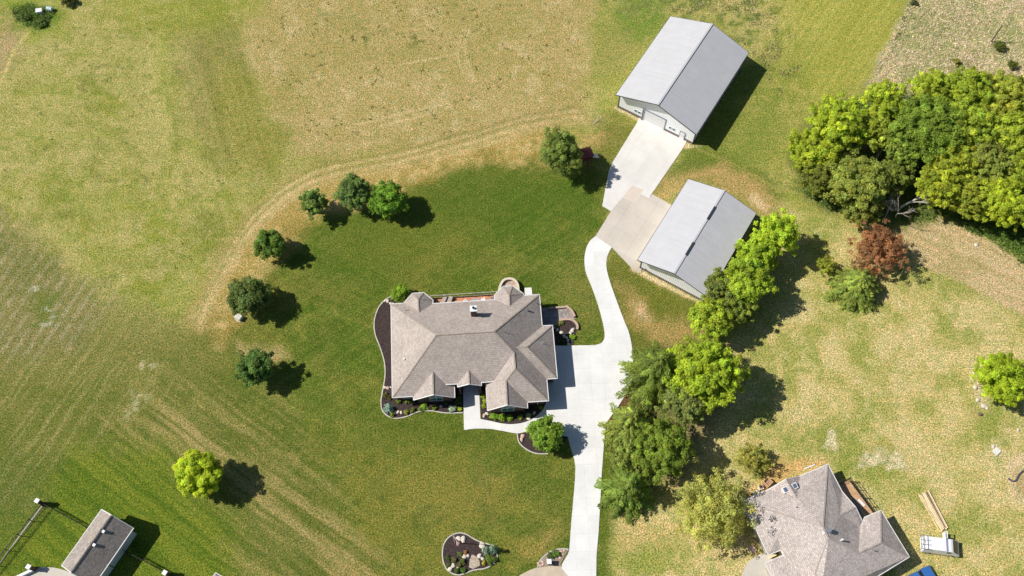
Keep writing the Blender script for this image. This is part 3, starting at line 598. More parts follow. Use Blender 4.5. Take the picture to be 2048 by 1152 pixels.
dr_ = MB().box((10.45, 2.55, .15), (11.55, 2.62, 2.25)); dd = build('door', dr_, plain('door_wood', lin(92, 58, 40), .5), house, local=True); build('handle', MB().box((11.35, 2.5, 1.1), (11.42, 2.56, 1.25)), M_steel, dd, local=True)
for u_ in (9.55, 12.45): build('porch_column', MB().box((u_ - .14, .85, .06), (u_ + .14, 1.13, 3.55)).box((u_ - .22, .77, .06), (u_ + .22, 1.21, .8)), M_brick, house, local=True)
build('gable_panel', MB().add([(9.5, .9, 3.62), (12.5, .9, 3.62), (11, .9, 4.42)], [(0, 1, 2)]), M_brick, house, local=True)
build('downspout', MB().box((20.55, -1.6, .1), (20.65, -1.5, 2.95)), M_offwhite, house, local=True)
# chimney, vents, roof pipes
cp = hit(house, hr, 948, 633); cp.y += .35
M_stone = brick('chimney_brick', lin(96, 66, 58), lin(74, 50, 46), lin(110, 96, 90))
ch = build('chimney', MB().box((cp.x - .42, cp.y - .38, cp.z - .8), (cp.x + .42, cp.y + .38, cp.z + 1.95)), M_stone, hroof, local=True)
build('chimney_cap', MB().box((cp.x - .5, cp.y - .46, cp.z + 1.95), (cp.x + .5, cp.y + .46, cp.z + 2.07)).cyl((cp.x, cp.y), .16, cp.z + 2.07, cp.z + 2.35, 14), M_white, house, local=True)
build('flue', MB().cyl((cp.x, cp.y), .2, cp.z + 2.35, cp.z + 2.4, 14), M_black, house, local=True)
for x, y, r_, h_, mt in [(268, 543, .16, .3, M_white), (1020, 248, .16, .28, M_dark), (882, 380, .05, .55, M_dark), (1106, 445, .05, .5, M_white), (1075, 205, .05, .4, M_dark), (277, 245, .06, .25, M_dark), (291, 245, .06, .25, M_dark)]:
    p = hit(house, hr, *Z1(x, y)); build('roof_vent', MB().cyl((p.x, p.y), r_, p.z - .15, p.z + h_, 12, r_ * .85), mt, house, local=True)

# ---- deck behind the house
def lh(px, py, z, th=house): p = local(th, G(px, py, z)); return (p.x, p.y)
M_deck = brick('deck_boards', lin(214, 150, 112), lin(204, 138, 102), lin(150, 96, 70), 3.6, .14)
DZ = 1.7; dk = thing('deck', 'raised terracotta-coloured deck with white and grey railing behind the brick house', 'deck', tuple(house.matrix_basis @ Vector((10.7, 15.0, 0))), ha)
vA = 15.75; dpo = [(5.8 - 10.7, -1.38), (15.8 - 10.7, -1.38), (15.8 - 10.7, vA - 15.0 + .05), (5.85 - 10.7, vA - 15.0)]
build('deck_floor', MB().prism(dpo, DZ - .12, DZ), M_deck, dk, local=True)
build('deck_skirt', MB().box((-4.8, vA - 15.12, 0), (5.05, vA - 15.04, DZ - .125)), plain('deck_skirt_wood', lin(150, 120, 96), .9, var=.2), dk, local=True)
rl = MB().bar((-4.85, vA - 15.05, DZ + 1.0), (5.1, vA - 15.0, DZ + 1.0), .1, .06).bar((-4.85, vA - 15.05, DZ + .12), (5.1, vA - 15.0, DZ + .12), .06, .05)
rl.bar((-4.85, vA - 15.05, DZ + 1.0), (-4.85, -1.3 + .9, DZ + 1.0), .1, .06)
for k_ in range(46): x = -4.8 + k_ * .22; rl.box((x - .015, vA - 15.07, DZ + .12), (x + .015, vA - 15.03, DZ + .98))
build('railing', rl, plain('railing_grey', lin(170, 164, 150), .6), dk, local=True)
for k_ in range(6): x = -4.82 + k_ * 1.97; build('deck_post', MB().box((x - .05, vA - 15.12, 0), (x + .05, vA - 15.02, DZ + 1.08)), M_offwhite, dk, local=True)
def on_deck(zx, zy): p = lh(*Z1(zx, zy), DZ); return house.matrix_basis @ Vector((p[0], p[1], DZ))
def lounger(zx, zy, rz, label):
    p = on_deck(zx, zy); t = thing('lounge_chair', label, 'lounge chair', p, rz, 'loungers on the deck')
    fm = MB().box((-.3, -.75, .22), (-.26, .75, .28)).box((.26, -.75, .22), (.3, .75, .28))
    for sx in (-.28, .28):
        for sy in (-.6, .6): build('leg', MB().box((sx - .02, sy - .02, 0), (sx + .02, sy + .02, .24)), M_dark, t, local=True)
    build('frame', fm, M_dark, t, local=True)
    build('cushion', MB().box((-.3, -.8, .28), (.3, .25, .36)), plain('taupe_cushion', lin(176, 164, 152), .9), t, local=True, bevel=.03)
    bk = MB().add([(-.3, .25, .3), (.3, .25, .3), (.3, .8, .66), (-.3, .8, .66), (-.3, .22, .38), (.3, .22, .38), (.3, .77, .74), (-.3, .77, .74)], [(0, 3, 2, 1), (4, 5, 6, 7), (0, 1, 5, 4), (1, 2, 6, 5), (2, 3, 7, 6), (3, 0, 4, 7)])
    build('backrest', bk, MC['taupe_cushion'], t, local=True)
lounger(508, 190, ha - .45, 'taupe reclining lounger nearest the left bay of the deck'); lounger(541, 197, ha - .45, 'second taupe lounger on the deck, right of the first')
def table_box(zx, zy, w, d_, h, mat, name, label, cat):
    p = on_deck(zx, zy); t = thing(name, label, cat, p, ha)
    build('top', MB().box((-w / 2, -d_ / 2, h - .05), (w / 2, d_ / 2, h)), mat, t, local=True, bevel=.01)
    for sx in (-1, 1):
        for sy in (-1, 1): build('leg', MB().box((sx * w * .44 - .02, sy * d_ * .42 - .02, 0), (sx * w * .44 + .02, sy * d_ * .42 + .02, h - .05)), M_dark, t, local=True)
    return t
table_box(700, 196, 1.1, .7, .7, plain('grey_table', lin(168, 166, 166), .5), 'patio_table', 'grey rectangular table on the terracotta deck', 'table')
def patio_chair(zx, zy, rz, label):
    p = on_deck(zx, zy); t = thing('patio_chair', label, 'patio chair', p, rz, 'white chairs on the deck')
    build('seat', MB().box((-.28, -.28, .36), (.28, .28, .46)), M_white, t, local=True, bevel=.02); build('backrest', MB().box((-.28, .22, .46), (.28, .28, .9)), M_white, t, local=True, bevel=.02)
    for sx in (-.25, .25):
        build('armrest', MB().box((sx - .03, -.26, .6), (sx + .03, .24, .64)), M_white, t, local=True)
        for sy in (-.25, .25): build('leg', MB().box((sx - .02, sy - .02, 0), (sx + .02, sy + .02, .38)), M_dark, t, local=True)
patio_chair(642, 198, ha + 2.2, 'white patio chair left of the grey deck table'); patio_chair(748, 190, ha - 1.3, 'white patio chair right of the grey deck table')
p = on_deck(808, 186); gt = thing('grill', 'small steel barbecue grill beside the right bay of the deck', 'grill', p, ha)
build('firebox', MB().box((-.35, -.25, .45), (.35, .25, .8)), M_steel, gt, local=True, bevel=.03); build('lid', MB().tube([(-.35, 0, .82), (.35, 0, .82)], .24, 12), M_steel, gt, local=True, smooth=False)
build('cart', MB().box((-.32, -.2, 0), (-.28, .2, .45)).box((.28, -.2, 0), (.32, .2, .45)).box((-.3, -.18, .1), (.3, .18, .14)), M_dark, gt, local=True)

# ---- retaining ring, patio and garden walls
def ringwall(name, label, pts, w, h, mat, z0=0, closed=False, capmat=None, n=4, cat='wall'):
    P = smoothpoly(pts, n, closed)
    if closed: P.append(P[0])
    c = np.mean(np.array(P), 0); t = thing(name, label, cat, (c[0], c[1], 0))
    def strip(ww, a, b_):
        mb = MB(); vs = []
        for i, p_ in enumerate(P):
            q0 = P[max(i - 1, 0)] if not closed or i else P[-2]; q1 = P[min(i + 1, len(P) - 1)] if not closed or i < len(P) - 1 else P[1]
            e = Vector((q1[0] - q0[0], q1[1] - q0[1])).normalized(); nn = Vector((-e.y, e.x)) * ww / 2
            vs += [(p_[0] + nn.x, p_[1] + nn.y, a), (p_[0] - nn.x, p_[1] - nn.y, a), (p_[0] - nn.x, p_[1] - nn.y, b_), (p_[0] + nn.x, p_[1] + nn.y, b_)]
        fs = []
        for i in range(len(P) - 1):
            for k_ in range(4): fs.append((i * 4 + k_, i * 4 + (k_ + 1) % 4, i * 4 + 4 + (k_ + 1) % 4, i * 4 + 4 + k_))
        if not closed: fs += [(0, 3, 2, 1), tuple(len(P) * 4 - 4 + k_ for k_ in range(4))]
        return mb.add(vs, fs)
    build('wall_body', strip(w, z0, h - .06), mat, t)
    build('wall_cap', strip(w + .06, h - .06, h), capmat or mat, t)
    return t
M_blk = brick('tan_block', lin(206, 190, 164), lin(186, 170, 146), lin(140, 126, 108), .3, .12)
M_blkcap = plain('tan_block_cap', lin(214, 202, 180), .9, var=.12, scale=4)
M_red = brick('rose_block', lin(176, 146, 128), lin(156, 124, 108), lin(130, 104, 90), .3, .12); M_redcap = plain('rose_block_cap', lin(190, 164, 144), .9, var=.18, scale=5)
ringwall('retaining_wall', 'curved pale stone wall round the rear patio behind the house', [G2(*ZE(x, y), .95) for x, y in [(395, 260), (420, 160), (475, 80), (560, 55), (640, 75), (695, 140), (712, 230), (700, 300)]], .3, .95, M_blk, capmat=M_blkcap)
slab('rear_patio', gp([(410, 300), (430, 160), (480, 90), (560, 70), (640, 95), (690, 160), (700, 320)], .5, ZE), M_pav if False else brick('buff_pavers', lin(206, 184, 162), lin(186, 160, 140), lin(150, 132, 116), .25, .25), .5)
slab('rear_stoop', gp([(815, 210), (930, 205), (945, 330), (820, 330)], .1, ZE), M_new, .1)
slab('side_patio', gp([(1080, 545), (1210, 545), (1460, 530), (1560, 540), (1660, 720), (1480, 730), (1400, 750), (1390, 830), (1100, 830)], 0, ZE), brick('side_pavers', lin(176, 166, 158), lin(140, 130, 126), lin(116, 106, 100), .3, .3), .05)
ringwall('garden_wall', 'straight rose-coloured block wall edging the shaded side patio', [G2(*ZE(x, y), .4) for x, y in [(1205, 545), (1300, 535), (1400, 528), (1500, 518)]], .22, .4, M_red, capmat=M_redcap)
ringwall('garden_wall', 'short pink block wall climbing the outer corner of the side patio', [G2(*ZE(x, y), .45) for x, y in [(1490, 505), (1530, 530), (1590, 580), (1640, 680)]], .3, .45, M_red, capmat=M_redcap)
ringwall('garden_wall', 'curved rose-coloured block wall round the small side planter', [G2(*ZE(x, y), .4) for x, y in [(1385, 740), (1480, 725), (1580, 730), (1650, 770), (1685, 830), (1680, 890)]], .3, .4, M_red, capmat=M_redcap)
def bed(name, px, label, edge=None, Z=Z1, mat=None):
    t = kind(build(name, MB().prism(gp(px, 0, Z), -.05, .045), mat or M_mulch))
    if edge:
        e = MB(); P = smoothpoly([G2(*Z(*q_)) for q_ in edge], 5, False)
        for i in range(len(P) - 1): e.bar((*P[i], .05), (*P[i + 1], .05), .15, .13)
        tag(build('garden_edging', e, M_curb), label, 'garden edging')
    return t
E1 = [(200, 155), (150, 185), (110, 235), (87, 310), (92, 390), (122, 470), (148, 560), (152, 640), (142, 710), (128, 790), (135, 850), (170, 887), (220, 901), (290, 887), (350, 862), (430, 855), (520, 868), (625, 866)]
bed('mulch_bed', [(q_[0], q_[1]) for q_ in E1] + [(626, 700), (570, 600), (300, 500), (230, 250)], 'pale concrete edging curving round the long mulch bed left of the house', E1)
bed('mulch_bed', [(722, 640), (737, 905), (830, 925), (910, 938), (950, 938), (1010, 922), (1060, 892), (1095, 850), (1130, 800), (1050, 700), (900, 690)], '', None)
E3 = [(953, 994), (962, 1040), (985, 1070), (1030, 1100), (1080, 1115), (1140, 1115)]
bed('mulch_bed', E3 + [(1190, 1095), (1262, 1012), (1225, 1008), (1100, 982), (1060, 975), (1030, 980), (1000, 988)], 'pale edging round the mulch island under the bright maple', E3)
bed('mulch_bed', [(1385, 745), (1480, 735), (1580, 740), (1640, 780), (1675, 840), (1670, 930), (1650, 1010), (1620, 1150), (1300, 1150), (1290, 870), (1400, 880)], '', None, ZE)
E5 = [(390, 180), (470, 157), (560, 175), (650, 230), (750, 275), (830, 295), (885, 335), (922, 400), (930, 470), (870, 540), (780, 585), (690, 598), (620, 612), (560, 640), (470, 663), (390, 645), (320, 590), (280, 500), (270, 400), (285, 300), (330, 225), (390, 180)]
bed('mulch_bed', E5, 'pale edging closing the pear-shaped front bed with the flagpole', E5, ZF)
E6 = [(1790, 355), (1700, 348), (1600, 368), (1520, 415), (1445, 490), (1415, 575)]
bed('gravel_bed', E6 + [(1560, 556), (1690, 560), (1700, 510), (1740, 440)], 'pale edging round the pebble bed with the mailbox', E6, ZF, mulch('pebbles', lin(196, 178, 158), lin(108, 88, 76), 4))
kind(build('pebble_patch', MB().prism(gp([(625, 415), (680, 440), (720, 500), (720, 550), (640, 590), (590, 570), (600, 480)], 0, ZF), 0, .07), mulch('pale_pebbles', lin(214, 204, 184), lin(150, 128, 104), 5)))

# ---- rocks
def rock_mesh(seed, sx, sy, sz):
    r = random.Random(seed); mb = MB(); nlat, nlon = 6, 9; vs = []; off_ = [r.uniform(0, 6.28) for _ in range(6)]
    for i in range(nlat + 1):
        for j in range(nlon):
            th = math.pi * i / nlat; ph = 2 * math.pi * j / nlon
            k_ = 1 + .16 * math.sin(2 * ph + off_[0]) + .1 * math.sin(3 * ph + off_[1] + 2 * th) + .1 * math.cos(2 * th + off_[2]) + r.uniform(-.05, .05) * (0 < i < nlat)
            vs.append((sx * k_ * math.sin(th) * math.cos(ph), sy * k_ * math.sin(th) * math.sin(ph), sz * (.6 + math.cos(th) * .9)))
    fs = [(i * nlon + j, (i + 1) * nlon + j, (i + 1) * nlon + (j + 1) % nlon, i * nlon + (j + 1) % nlon) for i in range(nlat) for j in range(nlon)]
    return mb.add(vs, fs)
_rk = [0]
def rock(px, py, s, label, mat=None, group='landscaping rocks', asp=1.0, z=.04):
    _rk[0] += 1; p = G(px, py, z); mb = rock_mesh(_rk[0], s, s * asp, s * .45)
    o = build('rock', mb, mat or M_rock, loc=p, local=True, smooth=False); o.location = p; o.rotation_euler.z = _rk[0] * 1.3
    return tag(o, label, 'rock', group)
for (x, y), s_, lb, mt in [((168, 190), .3, 'first pale flat rock of four at the top of the long mulch bed', 0), ((186, 203), .28, 'pale flat rock second in the row at the top of the long mulch bed', 0), ((155, 185), .25, 'small pale rock against the edging at the top of the long mulch bed', 0), ((203, 208), .25, 'pale flat rock touching the house corner at the top of the long mulch bed', 0),
    ((150, 712), .26, 'upright pale rock against the edging halfway down the left mulch bed', 0), ((168, 716), .26, 'round pinkish rock halfway down the left mulch bed', 1), ((186, 712), .16, 'small rock by the wall halfway down the left mulch bed', 0),
    ((231, 862), .28, 'round white rock beside the blue spruce shrub in the front corner bed', 0), ((250, 865), .28, 'tall white rock right of the round one in the front corner bed', 0), ((490, 828), .24, 'white rock among shrubs under the left front gable', 0),
    ((752, 884), .32, 'pink rock at the corner of the entry walk bed', 1), ((769, 872), .27, 'pale rock behind the pink one at the entry walk bed', 0), ((1057, 868), .26, 'grey rock at the right end of the bed beside the driveway', 0), ((1022, 902), .3, 'flat rock below the blue shrub near the driveway bed tip', 0),
    ((985, 1010), .36, 'long pink rock in the maple island bed', 1), ((980, 1028), .28, 'smaller pink rock below the long one in the maple island bed', 1)]:
    rock(*Z1(x, y), s_, lb, M_rockpink if mt else M_rock, asp=.8)
for (x, y), s_, lb in [((470, 224), .42, 'white boulder left of its pair behind the flag'), ((522, 232), .42, 'white boulder right of its pair behind the flag'), ((748, 306), .45, 'large white boulder beside the blue spruces in the front bed'), ((532, 442), .36, 'white boulder left of the pebble patch'), ((572, 427), .28, 'small boulder touching the left edge of the pebble patch'),
    ((715, 432), .38, 'white boulder at the right top of the pebble patch'), ((750, 466), .28, 'tan boulder right of the pebble patch beside the yellow grass'), ((400, 549), .35, 'white boulder near the left rim of the front bed'), ((363, 592), .38, 'white boulder lowest at the left rim of the front bed'), ((456, 572), .18, 'tiny white rock beside the low shrubs of the front bed')]:
    rock(*ZF(x, y), s_, lb, asp=.85)
for i, ((x, y), s_) in enumerate([((1420, 950), .36), ((1465, 1005), .3), ((1505, 1035), .3), ((1530, 1080), .3), ((1545, 1140), .28), ((1605, 912), .4), ((1570, 955), .3), ((1290, 870), .28), ((1355, 905), .3)]):
    rock(*ZE(x, y), s_, ['white rock topmost in the side bed row', 'flat grey stepping rock second in the side bed row', 'flat grey stepping rock third in the side bed row', 'flat stepping rock fourth in the side bed row', 'flat stepping rock nearest the garage in the side bed row', 'large white rock at the right rim of the side planter', 'white rock beside the lime shrub in the side planter', 'white rock at the house corner by the side bed', 'shaded rock between house corner and side planter'][i], asp=.75)
r_ = random.Random(4)
for i, (x, y) in enumerate([(1425, 525), (1475, 500), (1480, 535), (1700, 380), (1735, 370), (1720, 420), (1690, 455), (1450, 548)]):
    rock(*ZF(x, y), .2, ['small tan rock at the left tip of the mailbox bed', 'tan rock left of the mailbox', 'dark tan rock just below left of the mailbox', 'tan rock behind the green plant of the mailbox bed', 'tan rock nearest the driveway in the mailbox bed', 'tan rock at the right rim of the mailbox bed', 'tan rock right of the mailbox shrub', 'tan rock at the lowest edge of the mailbox bed'][i], M_rockpink, group='rocks in the mailbox bed')

# ------------------------------------------------------------------ plants
def leafmesh(name, P, N_, size, colr, rg, aspect=.55, tang=None):
    """many leaf-shaped faces: P centres, N_ normals"""
    n_ = len(P); N_ = N_ / (np.linalg.norm(N_, axis=1, keepdims=True) + 1e-9)
    R_ = rg.normal(size=(n_, 3)) if tang is None else tang
    t = R_ - (R_ * N_).sum(1, keepdims=True) * N_; t /= np.linalg.norm(t, axis=1, keepdims=True) + 1e-9; b_ = np.cross(N_, t)
    s_ = size[:, None]; vs = np.stack([P - t * s_ * .5, P + b_ * s_ * aspect * .5 - t * s_ * .05, P + t * s_ * .5, P - b_ * s_ * aspect * .5 - t * s_ * .05], 1).reshape(-1, 3)
    me = bpy.data.meshes.new(name); me.vertices.add(4 * n_); me.vertices.foreach_set('co', vs.astype(np.float32).ravel())
    me.loops.add(4 * n_); me.loops.foreach_set('vertex_index', np.arange(4 * n_, dtype=np.int32)); me.polygons.add(n_); me.polygons.foreach_set('loop_start', np.arange(0, 4 * n_, 4, dtype=np.int32))
    me.update(); me.validate()
    c4 = np.ones((n_, 4, 4), np.float32); c4[:, :, :3] = colr[:, None, :]
    a = me.color_attributes.new('col', 'FLOAT_COLOR', 'POINT'); a.data.foreach_set('color', c4.ravel()); return me
def leafcol(rg, base, clump_id, nclump, n_, var=.2):
    hue = rg.normal(0, 1, nclump)[clump_id]; br = np.exp(rg.normal(0, var, nclump)[clump_id] + rg.normal(0, var * .8, n_))
    base = np.array(base[:3]) * np.array([1.5, 1.36, 1.12]) + np.array([.018, .010, .004]); c = base[None, :] * br[:, None]; c[:, 0] *= 1 + .045 * hue; c[:, 2] *= 1 - .05 * hue; return np.clip(c, .004, .9)
def broad(seed, R, rz, zc, base, dens=1.0, leaf=.27, rag=.12, nclump=None, clump=.19, low=-.45, gaps=.0):
    rg = np.random.default_rng(seed); clump *= .88; nc = nclump or int((44 + 19 * R * R) * 1.0)
    lob = rg.normal(size=(7, 3)); lob /= np.linalg.norm(lob, axis=1, keepdims=True); la = rg.uniform(-.5, 1, 7)
    D = rg.normal(size=(nc * 4, 3)); D /= np.linalg.norm(D, axis=1, keepdims=True); D = D[D[:, 2] > low][:nc]; nc = len(D)
    k_ = 1 + rag * (la[None, :] * np.maximum(0, D @ lob.T) ** 4).sum(1) + rg.normal(0, rag * .7, nc)
    rad = rg.uniform(.08, 1, nc) ** .5 * k_
    Cc = D * rad[:, None] * np.array([R, R, rz]) * (1 - clump * .75) + np.array([0, 0, zc])
    cr_ = R * clump * rg.uniform(.65, 1.35, nc); per = int(70 * dens * (R * clump / .55) ** 1.25) + 14
    n_ = nc * per; ci = np.repeat(np.arange(nc), per); u = rg.normal(size=(n_, 3)); u /= np.linalg.norm(u, axis=1, keepdims=True)
    u[:, 2] = np.where(u[:, 2] < -.35, -u[:, 2], u[:, 2])
    P = Cc[ci] + u * (rg.random(n_) ** .4 * cr_[ci])[:, None] * np.array([1, 1, .8])
    N_ = u * .7 + D[ci] * .25 + rg.normal(0, .5, (n_, 3)) + np.array([0, 0, .6])
    return leafmesh('crown', P, N_, leaf * rg.uniform(.6, 1.35, n_), leafcol(rg, base, ci, nc, n_), rg, .7)
def conifer(seed, R, h, z0, base, levels=13, nb=11, leaf=.34, droop=.35, ragged=.15, width=.34, power=.85):
    rg = np.random.default_rng(seed); P = []; N_ = []; Tn = []; ci = []; k_ = 0
    for L in range(levels):
        t = (L + .3) / levels; z = z0 + (h - z0) * t; Rl = R * (1 - t) ** power + .12; nbl = max(4, int(nb * .95 * (1 - t * .5)))
        for j in range(nbl):
            a = 2 * math.pi * (j + rg.uniform(-.35, .35)) / nbl + L * .7; ln = Rl * (1 + rg.normal(0, ragged)); da = np.array([math.cos(a), math.sin(a), 0]); sd = np.array([-da[1], da[0], 0])
            ns = max(3, int(ln / .17)); up = rg.uniform(-.05, .12)
            for s_ in np.linspace(.12, 1, ns):
                c = da * ln * s_ + np.array([0, 0, z + up * ln * s_ - droop * ln * s_ * s_ * .6]); wd = ln * .17 * (1 - s_ * .7) + .08
                for q_ in range(7):
                    o_ = rg.uniform(-1, 1); P.append(c + sd * o_ * wd + rg.normal(0, .035, 3)); Tn.append(da + sd * o_ * 1.1 + np.array([0, 0, -.25])); N_.append(np.array([0, 0, 1.0]) + da * .35 + sd * o_ * .5 + rg.normal(0, .3, 3)); ci.append(k_)
            k_ += 1
    P = np.array(P); n_ = len(P); ci = np.array(ci)
    return leafmesh('crown', P, np.array(N_), leaf * rg.uniform(.7, 1.3, n_), leafcol(rg, base, ci, k_, n_, .26), rg, width, np.array(Tn))
def trunkmesh(seed, r, ztop, R, zc, rz, limbs=6, lean=0.0, lr=.35):
    rd = random.Random(seed); mb = MB(); pts = [(0, 0, -.1), (.03 * R, 0, ztop * .35), (lean * .5 + rd.uniform(-.05, .05) * R, rd.uniform(-.05, .05) * R, ztop * .7), (lean, rd.uniform(-.05, .05) * R, ztop)]
    mb.tube(pts, [r * 1.25, r, r * .75, r * .25], 8)
    for k_ in range(limbs):
        a = 2 * math.pi * k_ / limbs + rd.uniform(-.4, .4); zb = ztop * rd.uniform(.35, .6); e = R * rd.uniform(.55, .85)
        mb.tube([(0, 0, zb), (math.cos(a) * e * .5, math.sin(a) * e * .5, zb + rz * .35), (math.cos(a) * e, math.sin(a) * e, zc + rz * rd.uniform(-.1, .45))], [r * .5, r * lr, r * .1], 6)
    return mb
_ts = [100]
gl_ = 'young trees round the lawn edge'
def tree(px, py, rpx, zc, kindn, base, label, name='tree', cat='tree', group=None, rzf=.85, **kw):
    _ts[0] += 1; sd = _ts[0]; zc, rpx = (zc * .88, rpx * 1.1) if group == gl_ else (zc, rpx); R = rpx / ppm(px, py) * (H - zc) / H; p = G(px, py, zc); rz = min(R * rzf, zc * .92); col_ = lin(*base)
    t = thing(name, label, cat, (p[0], p[1], 0), 0, group)
    if kindn == 'broad':
        me = broad(sd, R, rz, zc, col_, **kw); build('trunk', trunkmesh(sd, .05 + R * .045, zc + rz * .35, R, zc, rz), M_bark, t, local=True)
    else:
        hh_ = kw.pop('h', zc * 1.75); me = conifer(sd, R * 1.12, hh_, max(.25, hh_ * .05), col_, **kw)
        build('trunk', MB().tube([(0, 0, -.1), (0, 0, hh_ * .5), (0, 0, hh_ * .97)], [.06 + R * .05, .04 + R * .03, .02], 8), M_bark, t, local=True)
    link_mesh('crown', me, M_leaf, t); return t
DG = (84, 112, 52); MG = (104, 136, 58); BG = (146, 172, 56); YG = (176, 192, 36); OG = (124, 146, 66)
gl_ = 'young trees round the lawn edge'
tree(541, 489, 29, 3.6, 'broad', (88, 122, 50), 'small round dark green tree alone between wheel track and lawn', group=gl_, rag=.22, clump=.24)
tree(498, 591, 37, 4.1, 'broad', (92, 116, 62), 'dark ragged tree beside the white utility box on the lawn edge', group=gl_, rag=.25, clump=.22, dens=1.1)
tree(510, 739, 34, 4.0, 'broad', (84, 118, 58), 'dark green tree lowest of those left of the house', group=gl_, rag=.25, clump=.22)
tree(627, 406, 26, 3.6, 'broad', (104, 132, 66), 'small grey-green tree leftmost of the trio by the wheel track', group=gl_, rag=.25, clump=.22)
tree(707, 388, 33, 3.7, 'broad', (92, 122, 66), 'dark blue-green tree in the middle of the trio by the wheel track', group=gl_, rag=.22, clump=.22)
tree(777, 399, 35, 4.1, 'broad', (100, 140, 46), 'brighter green tree rightmost of the trio by the wheel track', group=gl_, rag=.2, clump=.22)
tree(1122, 304, 42, 5.2, 'broad', (102, 124, 60), 'tall dark tree sheltering the maroon-roofed playset', rzf=1.15, rag=.25, clump=.2, leaf=.25)
tree(396, 948, 49, 4.1, 'broad', (158, 180, 50), 'yellow-green honey locust alone on the lower left lawn', rag=.1, clump=.17, leaf=.24, dens=1.6, low=-.8)
tree(1093, 871, 35, 2.9, 'broad', (112, 146, 52), 'round bright maple in the island bed beside the driveway', rag=.12, clump=.24, leaf=.3)
tree(801, 587, 20, 1.5, 'broad', (118, 150, 46), 'round green ornamental tree at the rear left corner of the house', rag=.12, clump=.26, leaf=.2, rzf=.95)
# row east of the drive
gr = 'row of trees east of the driveway'
tree(1556, 468, 46, 5.6, 'broad', (150, 176, 52), 'bright lime tree highest in the row, by the small barn corner', group=gr, rag=.2, clump=.16, leaf=.26)
tree(1518, 505, 42, 5.0, 'broad', (140, 168, 50), 'bright green tree second in the row, right of the small barn', group=gr, rag=.22, clump=.17)
tree(1494, 562, 50, 5.4, 'broad', (138, 164, 54), 'broad bright tree third in the row, below the small barn corner', group=gr, rag=.2, clump=.16)
tree(1440, 575, 34, 4.6, 'broad', (104, 120, 60), 'dull olive tree touching the lower corner of the small barn', group=gr, rag=.25, clump=.2)
tree(1420, 638, 45, 4.6, 'broad', (146, 168, 56), 'light green tree lowest beside the small barn, over dark shadow', group=gr, rag=.22, clump=.18)
tree(1474, 618, 37, 4.0, 'broad', (112, 132, 56), 'small olive tree in the shade of the row below the small barn', group=gr, rag=.25, clump=.2)
tree(1316, 738, 66, 5.0, 'spruce', (102, 124, 54), 'wide dark spruce overhanging the driveway turnaround', group=gr, h=10.5, nb=14, levels=16, leaf=.36)
tree(1412, 750, 72, 6.4, 'broad', (142, 166, 50), 'big bright maple in the middle of the driveway row', group=gr, rag=.18, clump=.13, leaf=.28)
tree(1372, 812, 44, 5.5, 'broad', (116, 132, 72), 'grey-green tree below the big bright maple', group=gr, rag=.22, clump=.18)
tree(1262, 842, 50, 4.2, 'spruce', (118, 136, 64), 'pale-tipped spruce pointing onto the driveway', group=gr, h=9, nb=13, levels=14, leaf=.36)
tree(1326, 898, 56, 5.6, 'broad', (112, 136, 52), 'dense green tree between two spruces beside the driveway', group=gr, rag=.24, clump=.16, leaf=.24)
tree(1248, 905, 34, 4.4, 'broad', (122, 142, 70), 'narrow olive tree against the right edge of the driveway', group=gr, rag=.24, clump=.2, leaf=.24)
tree(1258, 975, 50, 3.9, 'spruce', (108, 134, 60), 'bright star-shaped spruce lowest in the driveway row', group=gr, h=8.5, nb=13, levels=14, leaf=.38)
tree(1424, 1022, 72, 4.6, 'broad', (156, 164, 92), 'broad pale olive willow beside the neighbouring roof', 'willow_tree', rag=.4, clump=.15, leaf=.22, dens=.5, rzf=.75)
tree(1502, 915, 36, 2.2, 'broad', (142, 148, 78), 'thin sparse tree in the yard above the neighbouring roof', rag=.3, clump=.17, leaf=.2, dens=.4, rzf=.7)
tree(1758, 496, 50, 3.2, 'broad', (140, 106, 78), 'rusty brown dead spruce at the corner of the tilled strip', 'dead_spruce', rag=.4, clump=.15, leaf=.22, dens=.6)
tree(1716, 567, 50, 2.6, 'spruce', (126, 146, 72), 'pale green spruce below the rusty dead one', 'spruce_tree', h=5.0, nb=20, levels=16, power=.55, droop=.5)
tree(1652, 532, 20, 2.0, 'broad', (126, 140, 50), 'small thin tree between the row and the pale spruce', rag=.3, clump=.24, leaf=.2, dens=.6)
tree(2004, 756, 56, 3.6, 'broad', (140, 164, 44), 'low lime green tree with rocks at its foot at the right edge', rag=.16, clump=.15, leaf=.24, rzf=.6)
